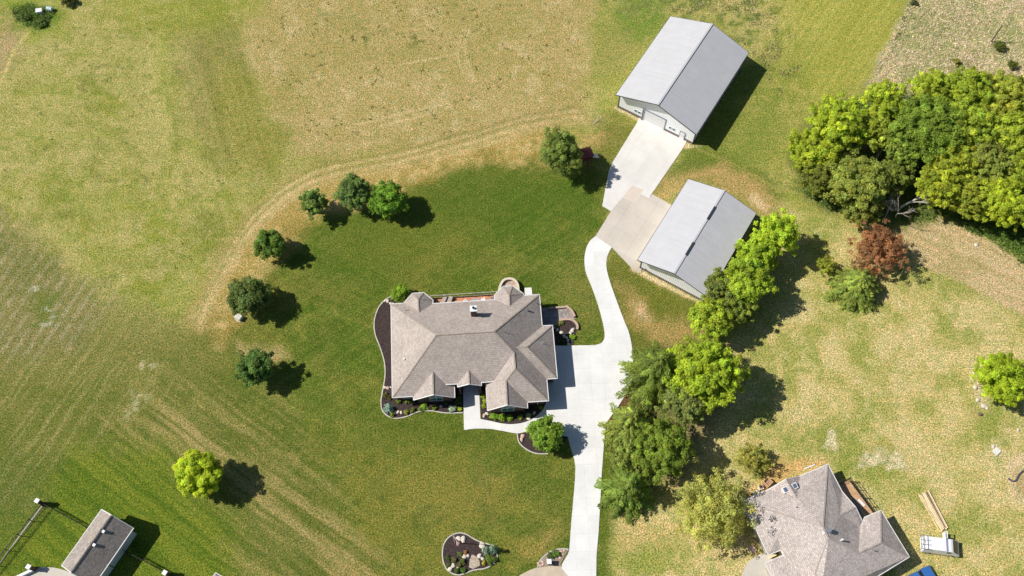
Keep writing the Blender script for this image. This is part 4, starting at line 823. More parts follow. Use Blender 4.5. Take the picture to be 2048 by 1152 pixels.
# the wood
gw_ = 'trees of the wood at the upper right'
WT = [(1672, 250, 62, 6.6, (148, 170, 54), 'lime tree at the upper left tip of the wood'), (1628, 306, 54, 5.6, (144, 164, 52), 'bright tree at the far left of the wood'), (1640, 352, 46, 4.4, (104, 118, 48), 'dark green tree at the lower left of the wood'),
      (1716, 368, 60, 6.2, (134, 150, 72), 'grey-green tree left of the fallen bleached trunk'), (1722, 410, 42, 4.4, (112, 124, 58), 'dull olive tree at the wood edge above the rusty spruce'), (1768, 200, 44, 6.2, (144, 166, 52), 'lime tree at the upper edge of the wood next to the mown field'),
      (1752, 262, 44, 5.4, (142, 160, 60), 'light tree between the left tip and the middle of the wood'), (1862, 180, 46, 6.4, (146, 166, 56), 'light green tree on the upper edge under the rough pasture'), (1936, 184, 54, 7.0, (136, 158, 52), 'tall green tree topmost of the wood'),
      (2004, 200, 52, 6.4, (150, 164, 66), 'pale yellow-green tree at the upper right of the wood'), (1852, 262, 70, 7.6, (112, 140, 54), 'wide deep green tree in the middle of the wood'), (1806, 296, 42, 6.0, (118, 142, 60), 'deep green tree left of the wide one in the wood'),
      (1938, 260, 58, 6.6, (140, 162, 58), 'bright tree right of the wide deep green one'), (2020, 272, 56, 6.6, (146, 166, 58), 'bright tree at the right edge of the wood below the pale one'), (1900, 320, 56, 6.4, (144, 160, 56), 'light green tree in the centre right of the wood'),
      (1972, 330, 56, 6.2, (128, 144, 68), 'grey-green tree at the right of the wood'), (2040, 344, 50, 6.2, (136, 156, 52), 'green tree cut by the frame halfway down the wood'), (1884, 372, 50, 5.4, (140, 156, 50), 'yellow-green tree right of the fallen bleached trunk'),
      (1938, 396, 48, 4.8, (134, 150, 54), 'green tree above the tilled strip'), (2000, 400, 54, 5.4, (148, 168, 50), 'bright tree at the lower right of the wood'), (2050, 420, 46, 5.0, (130, 150, 48), 'green tree lowest at the right edge of the wood'), (1786, 352, 42, 4.0, (108, 126, 56), 'small dark tree in the gap of the wood'),
      (2075, 230, 50, 6.2, (140, 160, 56), 'tree at the frame edge beside the pale one')]
for x, y, r, z, c_, lb in WT: tree(x, y, r * .98, z, 'broad', c_, lb, group=gw_, rag=.2, clump=.145, leaf=.27, dens=.95, rzf=.8)
# bushes
def shrub(px, py, r, base, label, h=.55, group=None, name='shrub', leaf=.13, cat='shrub', spiky=False):
    _ts[0] += 1; p = G(px, py, h * .5)
    me = broad(_ts[0], r, h * .62, h * .45, lin(*base), nclump=22, clump=.36, leaf=leaf, rag=.16, dens=1.1, low=-.6) if not spiky else conifer(_ts[0], r, h * 2, .05, lin(*base), levels=7, nb=9, leaf=.2)
    o = link_mesh(name, me, M_leaf, None, (p[0], p[1], .03)); return tag(o, label, cat, group)
gp_ = 'dark juniper bushes in the rough pasture'
shrub(2000, 92, 1.25, (84, 98, 40), 'dark juniper bush below the leaning pole', 1.6, gp_, 'bush', .2, 'bush'); shrub(2026, 130, 1.05, (80, 96, 38), 'dark juniper bush in the middle of the three', 1.4, gp_, 'bush', .2, 'bush'); shrub(2045, 157, 1.1, (84, 102, 38), 'dark juniper bush lowest at the frame edge', 1.5, gp_, 'bush', .2, 'bush')
shrub(1913, 125, .7, (118, 126, 60), 'thin weedy bush just above the wood', 1.2, None, 'bush', .2, 'bush'); shrub(1990, 155, .6, (98, 108, 56), 'small scrubby bush above the upper right trees', .8, None, 'bush', .18, 'bush'); shrub(1830, 6, .7, (64, 78, 46), 'dark scrub on the mown field boundary at the top', .8, None, 'bush', .18, 'bush')
shrub(136, 1, 1.6, (62, 76, 40), 'dark bush cut by the top frame at the upper left', 1.4, None, 'bush', .22, 'bush'); shrub(84, 48, 1.0, (88, 116, 56), 'weedy bush below the boxes in the upper left corner', .8, None, 'bush', .2, 'bush'); shrub(56, 34, .8, (70, 92, 40), 'dark weeds left of the boxes in the upper left corner', .6, None, 'bush', .2, 'bush')
for (x, y), r, c_, lb, k_ in [((235, 798), .42, (104, 134, 50), 'small conical shrub leftmost under the front left eave', 0), ((285, 800), .34, (98, 126, 48), 'small conical shrub middle of three under the front left eave', 0), ((322, 798), .32, (98, 126, 48), 'small conical shrub right of three under the front left eave', 0),
    ((150, 760), .5, (98, 104, 64), 'thin rose bush in the left bed above the blue spruce', 0), ((180, 775), .4, (92, 96, 62), 'thin rose bush in the left bed beside the wall', 0), ((175, 838), .75, (128, 158, 156), 'blue spruce shrub in the front left corner bed', 1), ((192, 880), .45, (120, 144, 60), 'lime green shrub at the lowest edging of the front bed', 0), ((282, 865), .48, (130, 142, 66), 'olive shrub right of the two white rocks', 0),
    ((320, 852), .5, (112, 124, 66), 'sparse olive shrub left of the large green one', 0), ((388, 832), .85, (122, 154, 62), 'large green shrub on the edging below the left gable', 0), ((455, 834), .52, (112, 138, 56), 'round green shrub right of the large one', 0), ((562, 842), .7, (150, 176, 162), 'round blue-grey shrub near the entry walk', 0), ((606, 840), .42, (158, 178, 50), 'bright lime shrub next to the entry walk', 0),
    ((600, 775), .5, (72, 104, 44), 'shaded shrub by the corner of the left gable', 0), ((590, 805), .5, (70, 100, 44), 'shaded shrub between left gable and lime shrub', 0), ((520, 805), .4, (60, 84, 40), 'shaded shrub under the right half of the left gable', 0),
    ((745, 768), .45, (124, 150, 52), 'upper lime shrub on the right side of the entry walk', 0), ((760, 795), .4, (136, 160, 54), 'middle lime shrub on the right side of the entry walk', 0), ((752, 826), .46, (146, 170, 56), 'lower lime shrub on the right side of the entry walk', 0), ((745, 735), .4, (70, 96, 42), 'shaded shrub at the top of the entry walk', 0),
    ((808, 888), .72, (126, 162, 56), 'bright green hedge shrub leftmost under the right gable', 0), ((862, 894), .66, (122, 158, 52), 'bright green shrub second under the right gable', 0), ((910, 898), .6, (118, 152, 52), 'bright green shrub third under the right gable', 0), ((974, 892), .5, (120, 148, 54), 'green shrub fourth under the right gable', 0),
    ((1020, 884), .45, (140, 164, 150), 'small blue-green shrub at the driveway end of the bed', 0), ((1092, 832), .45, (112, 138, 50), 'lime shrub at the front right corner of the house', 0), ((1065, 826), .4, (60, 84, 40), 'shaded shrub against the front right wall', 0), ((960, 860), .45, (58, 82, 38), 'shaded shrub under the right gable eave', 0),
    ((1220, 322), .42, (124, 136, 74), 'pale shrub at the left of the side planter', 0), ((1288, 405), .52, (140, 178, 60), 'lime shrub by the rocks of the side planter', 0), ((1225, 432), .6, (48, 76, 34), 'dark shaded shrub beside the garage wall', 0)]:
    shrub(*Z1(x, y), r * .95, c_, lb, .6 if r > .5 else .5, 'shrubs planted round the house', spiky=bool(k_))
for (x, y), r, c_, lb, h_ in [((795, 370), .5, (140, 164, 156), 'left blue spruce of the pair in the front bed', 1.0), ((872, 358), .62, (136, 166, 150), 'right blue spruce of the pair in the front bed', 1.3), ((330, 460), .5, (70, 92, 48), 'dark shrub at the left rim of the front bed', .5), ((400, 480), .55, (98, 104, 66), 'grey-green shrub left of centre in the front bed', .5), ((485, 415), .45, (112, 128, 62), 'olive shrub above the white boulder in the front bed', .5),
    ((545, 390), .4, (148, 116, 84), 'tan dried plant above the pebble patch', .4), ((510, 500), .55, (96, 112, 54), 'dark green shrub left of the pebble patch', .6), ((470, 540), .5, (102, 104, 60), 'brownish shrub between two white boulders', .5), ((440, 612), .55, (76, 108, 46), 'green shrub lowest left in the front bed', .5), ((520, 605), .55, (84, 116, 48), 'green shrub lowest in the front bed', .5),
    ((345, 540), .4, (84, 104, 54), 'small shrub beside the rim boulders', .4), ((830, 470), .8, (96, 122, 56), 'broad green shrub at the right end of the front bed', .6), ((890, 475), .6, (84, 110, 52), 'green shrub at the right rim of the front bed', .6), ((770, 520), .4, (164, 160, 62), 'yellow grass tuft right of the pebble patch', .4), ((850, 520), .5, (78, 104, 46), 'dark shrub at the lower right of the front bed', .5),
    ((1640, 410), .75, (88, 122, 54), 'leafy green plant behind the mailbox', .6), ((1570, 430), .6, (80, 96, 58), 'dull plant left of the leafy one by the mailbox', .4)]:
    shrub(*ZF(x, y), r * .85, c_, lb, h_, 'plants in the front beds', spiky='spruce' in lb)

# bare fallen tree and scattered dead wood
def branchy(seed, p0, p1, r0, depth=3, spread=.7, mb=None):
    rd = random.Random(seed); mb = mb or MB()
    def grow(a, d_, L, r, k_):
        pts = [a]; dd_ = d_.copy()
        for i in range(4): dd_ = (dd_ + Vector((rd.gauss(0, .12), rd.gauss(0, .12), rd.gauss(0, .08)))).normalized(); pts.append(pts[-1] + dd_ * L / 4)
        mb.tube(pts, [r, r * .85, r * .7, r * .55, r * .35], 6)
        if k_ > 0:
            for j in range(4):
                q_ = pts[1 + j % 4]; nd = (dd_ + Vector((rd.uniform(-1, 1), rd.uniform(-1, 1), rd.uniform(-.35, .5))) * spread).normalized(); grow(q_, nd, L * rd.uniform(.45, .7), r * .5, k_ - 1)
    a = Vector(p0); b_ = Vector(p1); grow(a, (b_ - a).normalized(), (b_ - a).length, r0, depth); return mb
a = G(1800, 415, .5); b_ = G(1868, 384, 3.4); o = build('fallen_tree', branchy(3, a, b_, .2, 3), M_deadbark, loc=(a[0], a[1], 0)); tag(o, 'bleached fallen tree with bare branches at the lower edge of the wood', 'fallen tree')
a = G(1803, 415, .5); b_ = G(1790, 445, 2.4); branch2 = build('bare_branch', branchy(8, a, b_, .1, 3), M_deadbark, loc=(a[0], a[1], 0)); tag(branch2, 'bleached branch hanging from the fallen tree toward the tilled strip', 'branch')
a = G(1765, 440, .3); b_ = G(1800, 405, 1.6); tag(build('bare_branch', branchy(13, a, b_, .07, 3, .9), M_deadbark, loc=(a[0], a[1], 0)), 'thin grey branch left of the fallen tree', 'branch')
a = G(1745, 330, .8); b_ = G(1772, 300, 2.5); tag(build('bare_branch', branchy(17, a, b_, .07, 2, .9), M_deadbark, loc=(a[0], a[1], 0)), 'grey dead branch in the dark gap of the wood', 'branch')
a = G(1186, 249, .1); b_ = G(1197, 238, .3); tag(build('bare_branch', branchy(21, a, b_, .05, 2), M_deadbark, loc=(a[0], a[1], 0)), 'small pale dead branch on the grass left of the big barn', 'branch')
# rough pasture tussocks and weeds (nobody could count them)
def scatter(name, label, poly, n_, size, cols, h, seed, blades=6, jit=.22, thr=None):
    rg = np.random.default_rng(seed); P = np.array(gp(poly)); lo, hi = P.min(0), P.max(0); xy = rg.uniform(lo, hi, (n_ * 3, 2)); xy = xy[sdf(P, xy[:, 0], xy[:, 1]) < 0]
    if thr: xy = xy[fbm(xy[:, 0] / 3, xy[:, 1] / 3, 3) > thr]
    xy = xy[:n_]; k_ = len(xy); ci = np.repeat(np.arange(k_), blades); m_ = k_ * blades; pos = np.zeros((m_, 3)); pos[:, :2] = xy[ci] + rg.normal(0, jit, (m_, 2)); pos[:, 2] = rg.uniform(.02, h, m_)
    cc = np.array([lin(*c_)[:3] for c_ in cols])[rg.integers(0, len(cols), k_)][ci] * np.exp(rg.normal(0, .2, m_))[:, None]
    me = leafmesh(name, pos, rg.normal(0, .42, (m_, 3)) + np.array([-.25, 0, .9]), size * rg.uniform(.6, 1.4, m_), cc, rg, .35); o = link_mesh(name, me, M_leaf); kind(o, 'stuff'); o['label'] = label; return o
scatter('pasture_grass', 'tan and green tussocks covering the rough pasture', [(1838, -20), (1790, 60), (1740, 165), (1780, 200), (2100, 200), (2100, -20)], 4200, .34, [(234, 216, 184), (226, 208, 166), (186, 188, 126), (238, 220, 196), (170, 178, 112)], .16, 1, 5, .3)
scatter('undergrowth', 'green undergrowth on the floor of the wood', [(1600, 300), (1700, 200), (2140, 170), (2140, 600), (1990, 488), (1900, 445), (1700, 440), (1610, 390)], 5200, .36, [(98, 126, 52), (84, 108, 48), (118, 140, 60)], .5, 2, 7, .3)
scatter('field_weeds', 'scattered dark weeds in the dry tan field', [(560, 0), (1170, 0), (1180, 200), (900, 270), (600, 300), (500, 110)], 190, .26, [(88, 100, 48), (104, 116, 54)], .16, 3, 7, .2, .52)
scatter('meadow_weeds', 'scattered dark weeds in the meadow', [(60, 60), (480, 40), (540, 330), (400, 560), (180, 540), (0, 400), (0, 150)], 90, .24, [(96, 112, 48), (110, 122, 54)], .12, 4, 6, .15)
scatter('ditch_weeds', 'tall weeds in the ditch at the upper left corner', [(20, 20), (60, 8), (110, 22), (95, 50), (80, 60), (40, 48)], 420, .3, [(96, 124, 48), (120, 142, 66), (78, 100, 44)], .35, 5, 6, .25)
scatter('boundary_scrub', 'dark scrub line between mown field and rough pasture', [(1826, -10), (1836, -10), (1812, 40), (1796, 70), (1784, 92), (1782, 88)], 60, .3, [(74, 88, 48), (96, 104, 60)], .3, 6, 7, .2)
scatter('mown_clippings', 'coarse dark and pale clippings on the bank behind the big barn', [(1400, 0), (1560, 0), (1610, 120), (1560, 190), (1500, 100), (1430, 40), (1330, 20)], 700, .3, [(104, 118, 66), (176, 164, 112), (196, 182, 132)], .1, 7, 5, .3, .5)

# ------------------------------------------------------------------ barns
M_roofm = ribbed('steel_roofing', (.56, .552, .555, 1), .3, .012, .45, 0.0, .03, .95, True)
M_side = ribbed('white_steel_siding', (.93, .94, .95, 1), .3, .012, .45, 0, .03, .9)
M_wains = ribbed('grey_steel_wainscot', lin(122, 114, 116), .3, .04, .6, 0, .1, .5)
def barn(name, label, ref, zr, ang, w, dlen, ze, zt, ur, foot_, door=None):
    r = G(*ref, zr); th = thing(name, label, 'barn', (r[0], r[1], 0), ang)
    V_ = [(0, 0, ze), (ur, 0, zt), (w, 0, ze), (0, dlen, ze), (ur, dlen, zt), (w, dlen, ze)]
    rf = Roof(V_, [[0, 1, 4, 3], [1, 2, 5, 4]]); ro = rf.parts(th, M_roofm, M_dark, .05, .16)
    build('ridge_cap', MB().bar((ur - .14, -.02, zt + .0), (ur - .14, dlen + .02, zt + .0), .3, .05).bar((ur + .14, -.02, zt - .0), (ur + .14, dlen + .02, zt - .0), .3, .05) if False else MB().bar((ur, -.03, zt + .035), (ur, dlen + .03, zt + .035), .34, .05), M_steel if False else M_roofm, ro, local=True)
    u0, v0, u1, v1 = foot_; walls(th, 'wall', [(u0, v0), (u1, v0), (u1, v1), (u0, v1)], M_side, rf, drop=.17)
    return th, rf
B1, R1 = barn('barn', 'larger white steel barn with pale grey gable roof at the top of the apron', (1231.5, 189.6), 4.3, math.radians(-31.66), 14.75, 19.25, 4.3, 6.95, 7.4, (.35, .95, 14.35, 18.7))
def wainscot(th, u0, v0, u1, v1, h, gaps):
    mb = MB(); x = u0 - .03
    for a, b_ in gaps + [(u1 + .03, u1 + .03)]:
        if a > x: mb.box((x, v0 - .05, 0), (a, v0 - .005, h))
        x = b_
    mb.box((u1 + .005, v0, 0), (u1 + .05, v1, h)).box((u0 - .05, v0, 0), (u0 - .005, v1, h)); build('wainscot', mb, M_wains, th, local=True)
    mb = MB()
    for u_ in (u0, u1): mb.box((u_ - .08, v0 - .06, h), (u_ + .08, v0 + .08, 4.0 if h < .5 else 4.0))
    build('corner_trim', MB().box((u0 - .07, v0 - .07, 0), (u0 + .05, v0 + .05, 4.05 if th is B1 else 3.8)).box((u1 - .05, v0 - .07, 0), (u1 + .07, v0 + .05, 4.05 if th is B1 else 3.8)), M_dark, th, local=True)
wainscot(B1, .35, .95, 14.35, 18.7, .55, [(4.85, 9.15), (11.8, 12.8)])
gd = build('garage_door', MB().box((5.0, .86, .04), (9.0, .93, 2.9)), M_white, B1, local=True)
build('door_frame', MB().box((4.85, .7, 0), (5.0, .95, 3.02)).box((9.0, .86, 0), (9.1, .95, 3.02)).box((5.0, .8, 2.9), (9.0, .95, 3.0)), plain('grey_frame', lin(126, 130, 138), .5), gd, local=True)
build('panel_groove', MB().box((5.0, .85, .73), (9.0, .862, .76)).box((5.0, .85, 1.45), (9.0, .862, 1.48)).box((5.0, .85, 2.17), (9.0, .862, 2.2)), plain('groove_grey', (.5, .5, .5), .6), gd, local=True)
pd = build('door', MB().box((11.88, .86, .04), (12.72, .93, 1.85)), M_white, B1, local=True); build('door_frame', MB().box((11.8, .84, 0), (11.88, .95, 1.93)).box((12.72, .84, 0), (12.8, .95, 1.93)).box((11.88, .84, 1.85), (12.72, .95, 1.93)), MC['grey_frame'], pd, local=True); build('handle', MB().box((12.58, .8, .95), (12.66, .86, 1.05)), M_dark, pd, local=True)
for u_ in (3.95, 10.35):
    for s_ in (-.33, .33): window(B1, (u_ + s_, .95, 1.4), '-v', .52, .62, 1, M_white, .05, .04)
build('wall_light', MB().box((7.3, .78, 5.6), (7.56, .95, 5.9)), M_black, B1, local=True, bevel=.02)
B2, R2 = barn('barn', 'smaller white steel barn with two dark ridge vents above the parking pad', (1275.1, 519.8), 4.0, math.radians(-31.52), 11.75, 16.7, 4.0, 5.7, 5.9, (.4, 1.0, 11.35, 16.2))
wainscot(B2, .4, 1.0, 11.35, 16.2, .5, [])
M_vent = plain('dark_vent', (.035, .045, .055), .5)
for (x0, y0), (x1, y1) in [((716, 712), (771, 625)), ((862, 470), (919, 385))]:
    p = local(B2, G(*Z3(x0, y0), 5.72)); q_ = local(B2, G(*Z3(x1, y1), 5.72)); build('ridge_vent', MB().box((5.86, p.y, 5.66), (6.16, q_.y, 5.78)), M_vent, B2, local=True)
for v_ in (4.2, 8.6, 13.0):
    g2 = build('garage_door', MB().box((.33, v_ - 1.5, .06), (.39, v_ + 1.5, 2.7)), M_white, B2, local=True)
build('hose_bib', MB().box((1.3, .88, .3), (1.38, 1.0, .8)), M_dark, B2, local=True)

# ------------------------------------------------------------------ neighbouring house
nb_o = G(*Z5(1145, 785), 0)
nb = thing('neighbour_house', 'neighbouring house with speckled grey hipped roof and skylights at the lower right', 'house', (nb_o[0], nb_o[1], 0))
NV = {'N': (1137, 130, 3), 'D': (885, 237, 3), 'da': (765, 264, 4.35), 'dl': (605, 357, 3), 'dv': (862, 428, 4.6), 'Wc': (380, 458, 3), 'r1': (1095, 685, 6.4), 'r2': (1145, 785, 6.4), 'r3': (1030, 1090, 5.2), 'r4': (1075, 1300, 5.2),
      's1': (610, 930, 3), 's2': (722, 887, 3), 'sr': (690, 780, 3.75), 's3': (745, 937, 3.05), 's4': (815, 1025, 3.7), 'g': (585, 1010, 3), 'g2': (770, 1400, 3),
      'b1': (1262, 370, 3), 'ba': (1385, 513, 4.0), 'bv': (1250, 578, 4.55), 'b3': (1452, 652, 3), 'b4': (1422, 690, 3.2), 'b5': (1470, 600, 3), 'c1': (1610, 540, 3), 'c2': (1612, 825, 4.9), 'c3': (1412, 915, 5.0), 'E': (1860, 950, 3), 'S': (1290, 1300, 3)}
def nloc(k_): x, y, z_ = NV[k_]; p = G(*Z5(x, y), z_); return (p[0] - nb_o[0], p[1] - nb_o[1], z_)
NF = ['N r1 Wc dl dv D', 'dl da dv', 'da D dv', 'Wc r1 r2 r3 s4 s3 s2 sr s1', 's1 sr s2', 'g s3 s4 r3 r4 g2', 'N b1 bv ba b3 b4 c3 r2 r1', 'b1 ba bv', 'b4 b5 c1 c2 c3', 'c1 E c2', 'r2 c3 c2 E S r4 r3']
nk_ = list(NV); nr = Roof([nloc(k_) for k_ in nk_], [[nk_.index(x) for x in f_.split()] for f_ in NF])
M_sh2 = shingle('speckled_shingle', lin(202, 190, 181), lin(174, 162, 156), .4)
nroof = nr.parts(nb, M_sh2, M_offwhite, .1, .12, cap=shingle('speckled_cap', lin(186, 172, 162), lin(164, 152, 144), .3))
outl = [nloc(k_)[:2] for k_ in ['N', 'D', 'dl', 'Wc', 's1', 's2', 's3', 'g', 'g2', 'S', 'E', 'c1', 'b5', 'b4', 'b3', 'b1']]
walls(nb, 'wall', inset(outl, .42), plain('tan_siding', lin(186, 176, 160), .7, var=.06), nr, zdef=2.85)
def sky_(x, y, rz):
    p = hit(nb, nr, *Z5(x, y)); s_ = Matrix.Translation(p) @ Matrix.Rotation(rz, 4, 'Z'); f_ = lambda a, b, c: tuple(s_ @ Vector((a, b, c)))
    o = build('skylight', MB().box((-.26, -.3, -.2), (.26, .3, .2), f_), plain('skylight_glass', (.12, .15, .2), .1, spec=.9), nroof, local=True)
    build('frame', MB().box((-.36, -.4, -.3), (-.26, .4, .18), f_).box((.26, -.4, -.3), (.36, .4, .18), f_).box((-.26, -.4, -.3), (.26, -.3, .18), f_).box((-.26, .3, -.3), (.26, .4, .18), f_), M_white, nb, local=True)
sky_(759, 356, .42); sky_(842, 322, .42)
for x, y, r_, h_, mt in [(1140, 722, .28, .5, M_steel), (1255, 805, .12, .6, M_white), (1097, 742, .16, .12, M_white), (856, 511, .06, .2, M_dark), (1555, 900, .06, .25, M_dark)]:
    p = hit(nb, nr, *Z5(x, y)); build('roof_vent', MB().cyl((p.x, p.y), r_, p.z - .2, p.z + h_, 14, r_ * .9).cyl((p.x, p.y), r_ * 1.15, p.z + h_, p.z + h_ + .06, 14), mt, nb, local=True)
M_deck2 = brick('cedar_boards', lin(214, 176, 132), lin(200, 160, 118), lin(120, 90, 64), 3.6, .14)
c0 = G(*Z5(1400, 450), 0); d2 = thing('deck', 'narrow cedar deck with black railing on the right of the neighbouring house', 'deck', (c0[0], c0[1], 0))
dz = 1.0; P4 = [G2(*Z5(x, y), dz) for x, y in [(1215, 320), (1322, 262), (1545, 565), (1440, 640)]]
build('deck_floor', MB().prism(P4, dz - .15, dz), M_deck2, d2)
rl = MB(); e0 = Vector(P4[1]); e1 = Vector(P4[2]); w0 = Vector(P4[0])
for zz in (dz + .95, dz + .5, dz + .1): rl.bar((*e0, zz), (*e1, zz), .05, .05).bar((*w0, zz), (*e0, zz), .05, .05)
for k_ in range(26): c = e0.lerp(e1, k_ / 25); rl.bar((*c, dz), (*c, dz + .95), .02, .02)
build('railing', rl, M_black, d2)
for k_ in range(5): c = e0.lerp(e1, k_ / 4); build('deck_post', MB().box((c.x - .06, c.y - .06, 0), (c.x + .06, c.y + .06, dz + 1.0)), M_black, d2)
def deckthing(x0, y0, x1, y1, w, h, mat, name, label, cat):
    a = Vector(G(*Z5(x0, y0), dz + .04)); b_ = Vector(G(*Z5(x1, y1), dz + .04)); return tag(build(name, MB().bar(a + Vector((0, 0, h / 2)), b_ + Vector((0, 0, h / 2)), w, h), mat, loc=tuple(a), bevel=.01), label, cat)
deckthing(1368, 435, 1440, 578, .12, .12, plain('blue_plastic', lin(110, 150, 190), .4), 'pole', 'long pale blue pole lying on the shaded deck', 'pole'); deckthing(1410, 440, 1465, 500, .35, .06, M_white, 'board', 'white board lying on the sunny cedar deck', 'board')
# junk and trellis beside the house
def crate(px, py, s_, h, rz, mat, name, label, cat):
    p = G(px, py, 0); t = thing(name, label, cat, p, rz)
    build('side', MB().box((-s_, -s_, 0), (s_, -s_ + .08, h)).box((-s_, s_ - .08, 0), (s_, s_, h)).box((-s_, -s_ + .08, 0), (-s_ + .08, s_ - .08, h)).box((s_ - .08, -s_ + .08, 0), (s_, s_ - .08, h)), mat, t, local=True)
    build('filling', MB().box((-s_ + .08, -s_ + .08, 0), (s_ - .08, s_ - .08, h * .7)), mulch('planter_soil', lin(196, 164, 130), lin(140, 108, 84)), t, local=True); return t
crate(1533, 967, .5, 1.0, .75, plain('raw_boards', lin(206, 170, 134), .9), 'planter_box', 'square open wooden box beside the neighbouring roof', 'planter')
crate(1521, 976, .3, .5, .2, M_white, 'planter_box', 'small white box next to the square wooden box', 'planter')
p = G(1513, 987, 0); t = thing('cushion_pile', 'crumpled cream tarp lying by the neighbouring house wall', 'tarp', p, .3)
build('cover', rock_mesh(77, .7, .4, .35), plain('cream_cloth', lin(232, 226, 196), .9), t, local=True, smooth=True); t.name = 'tarp'
p = G(1484, 999, .3); tag(build('bench_frame', MB().box((-.8, -.25, .4), (.8, .25, .46)).box((-.75, -.2, 0), (-.68, .2, .4)).box((.68, -.2, 0), (.75, .2, .4)), plain('pale_blue_plastic', lin(176, 196, 206), .5), loc=(p[0], p[1], 0), local=True), 'pale blue-grey bench left of the cream tarp', 'bench').rotation_euler.z = .35
bpy.data.objects['bench_frame'].name = 'bench'; 
p = G(1488, 992, 0)
tag(build('board', MB().bar(G(1608, 938, .05), G(1630, 929, .05), .15, .05), M_white, loc=G(1608, 938)), 'thin pale board on bare soil above the neighbouring roof', 'board')
rock(*Z8(250, 330), .5, 'reddish rock pile beside the porch of the neighbouring house', M_rockpink, group=None, asp=1.4)
p = G(1544, 1112, 0); t = thing('porch_bench', 'small tan bench in the porch notch of the neighbouring house', 'bench', p, .42)
build('seat', MB().box((-.5, -.2, .38), (.5, .2, .44)), M_wood, t, local=True); build('leg', MB().box((-.45, -.18, 0), (-.38, .18, .38)), M_wood, t, local=True); build('leg', MB().box((.38, -.18, 0), (.45, .18, .38)), M_wood, t, local=True)

# lumber and vehicles
def plank(x0, y0, x1, y1, off_, z, w=.19, lb='long pale board in the pile on the grass left of the white van'):
    a = Vector(G(*Z7(x0, y0), 0)); b_ = Vector(G(*Z7(x1, y1), 0)); dd_ = (b_ - a).normalized(); s_ = Vector((-dd_.y, dd_.x, 0)) * off_; a += s_; b_ += s_
    tag(build('board', MB().bar((a.x, a.y, z), (b_.x, b_.y, z), w, .05), M_wood, loc=(a.x, a.y, 0)), lb, 'board', 'boards piled on the grass')
for k_ in range(5): plank(1335 + (k_ % 3) * 6, 345 + k_ % 2 * 8, 1590, 835 - k_ % 3 * 12, -.42 + k_ * .205, .28, .2, ['rightmost', 'second from the right', 'middle', 'second from the left', 'leftmost'][k_] + ' of five wide pale boards piled on the grass')
for k_ in range(3): plank(1262 + k_ * 4, 372 + k_ * 10, 1545 + k_ * 8, 860 - k_ * 8, -.1 + k_ * .16, .1, .1, ['rightmost', 'middle', 'leftmost'][k_] + ' of three narrow laths along the left of the board pile')
for x0, y0, x1, y1, lb in [(1450, 520, 1505, 490, 'short pale lath crossing the grass right of the board pile, upper one'), (1520, 618, 1580, 600, 'short pale lath crossing the grass right of the board pile, lower one')]:
    tag(build('lath', MB().bar(G(*Z7(x0, y0), .05), G(*Z7(x1, y1), .05), .06, .05), M_wood, loc=G(*Z7(x0, y0))), lb, 'lath')
M_car = plain('white_car_paint', (.82, .83, .85), .25, var=.02, spec=.5); M_blue = plain('blue_car_paint', lin(60, 110, 176), .25, var=.03, spec=.5)
M_tyre = plain('tyre_rubber', (.02, .02, .02), .8); M_chr = plain('chrome', (.7, .71, .73), .2, .9, var=.05); M_cglass = plain('car_glass', (.02, .03, .04), .06, spec=.8)
def vehicle(name, label, cat, px, py, rz, L, Wd, Ht, paint, prof, rack=False):
    p = G(px, py, Ht * .7); t = thing(name, label, cat, (p[0], p[1], 0), rz)
    # side profile (x, z) lofted across a few widths so the roof tucks in
    mb = MB(); n_ = len(prof); st = [(-1, .86), (-.93, 1), (.93, 1), (1, .86)]; vs = []
    for sy, kz in ((-1.0, 0), (-.97, 1), (.97, 1), (1.0, 0)):
        for x, z_ in prof:
            tuck = 1 - .16 * max(0, (z_ - Ht * .5) / (Ht * .5)); vs.append((x * L / 2, sy * Wd / 2 * tuck, (z_ if kz else z_ - (.04 if z_ > Ht * .6 else 0))))
    fs = [(r * n_ + i, r * n_ + (i + 1) % n_, (r + 1) * n_ + (i + 1) % n_, (r + 1) * n_ + i) for r in range(3) for i in range(n_)] + [tuple(range(n_ - 1, -1, -1)), tuple(3 * n_ + i for i in range(n_))]
    mb.add(vs, fs); build('body', mb, paint, t, local=True, bevel=.04)
    for sx in (-.6, .62):
        for sy in (-1, 1):
            w_ = build('wheel', MB().tube([(sx * L / 2, sy * (Wd / 2 - .2), .36), (sx * L / 2, sy * (Wd / 2 + .02), .36)], .36, 18), M_tyre, t, local=True); build('rim', MB().tube([(sx * L / 2, sy * (Wd / 2 + .015), .36), (sx * L / 2, sy * (Wd / 2 + .03), .36)], .2, 12), M_chr, w_, local=True)
    return t
van = vehicle('van', 'white work van with an open door and rear ladder rack beside the board pile', 'van', 1884, 1091, math.radians(-7.5), 5.0, 2.05, 2.15, M_car,
              [(-1, .4), (-.98, 1.0), (-.95, 1.95), (-.9, 2.1), (.0, 2.15), (.4, 2.1), (.52, 2.0), (.88, 1.2), (.97, 1.02), (1, .8), (1, .4)])
Lh = 2.5
build('windshield', MB().add([(.5 * Lh, -.8, 2.06), (.5 * Lh, .8, 2.06), (.88 * Lh, .88, 1.25), (.88 * Lh, -.88, 1.25)], [(0, 3, 2, 1)]), M_cglass, van, local=True)
build('roof_stripe', MB().box((.14 * Lh, -.84, 2.1), (.17 * Lh, .84, 2.165)).box((.2 * Lh, -.84, 2.1), (.22 * Lh, .84, 2.16)), plain('navy_stripe', lin(52, 62, 96), .3), van, local=True)
for sy in (-1, 1): build('side_window', MB().box((.22 * Lh, sy * .95 - .02, 1.35), (.42 * Lh, sy * .95 + .02, 1.9)), M_cglass, van, local=True)
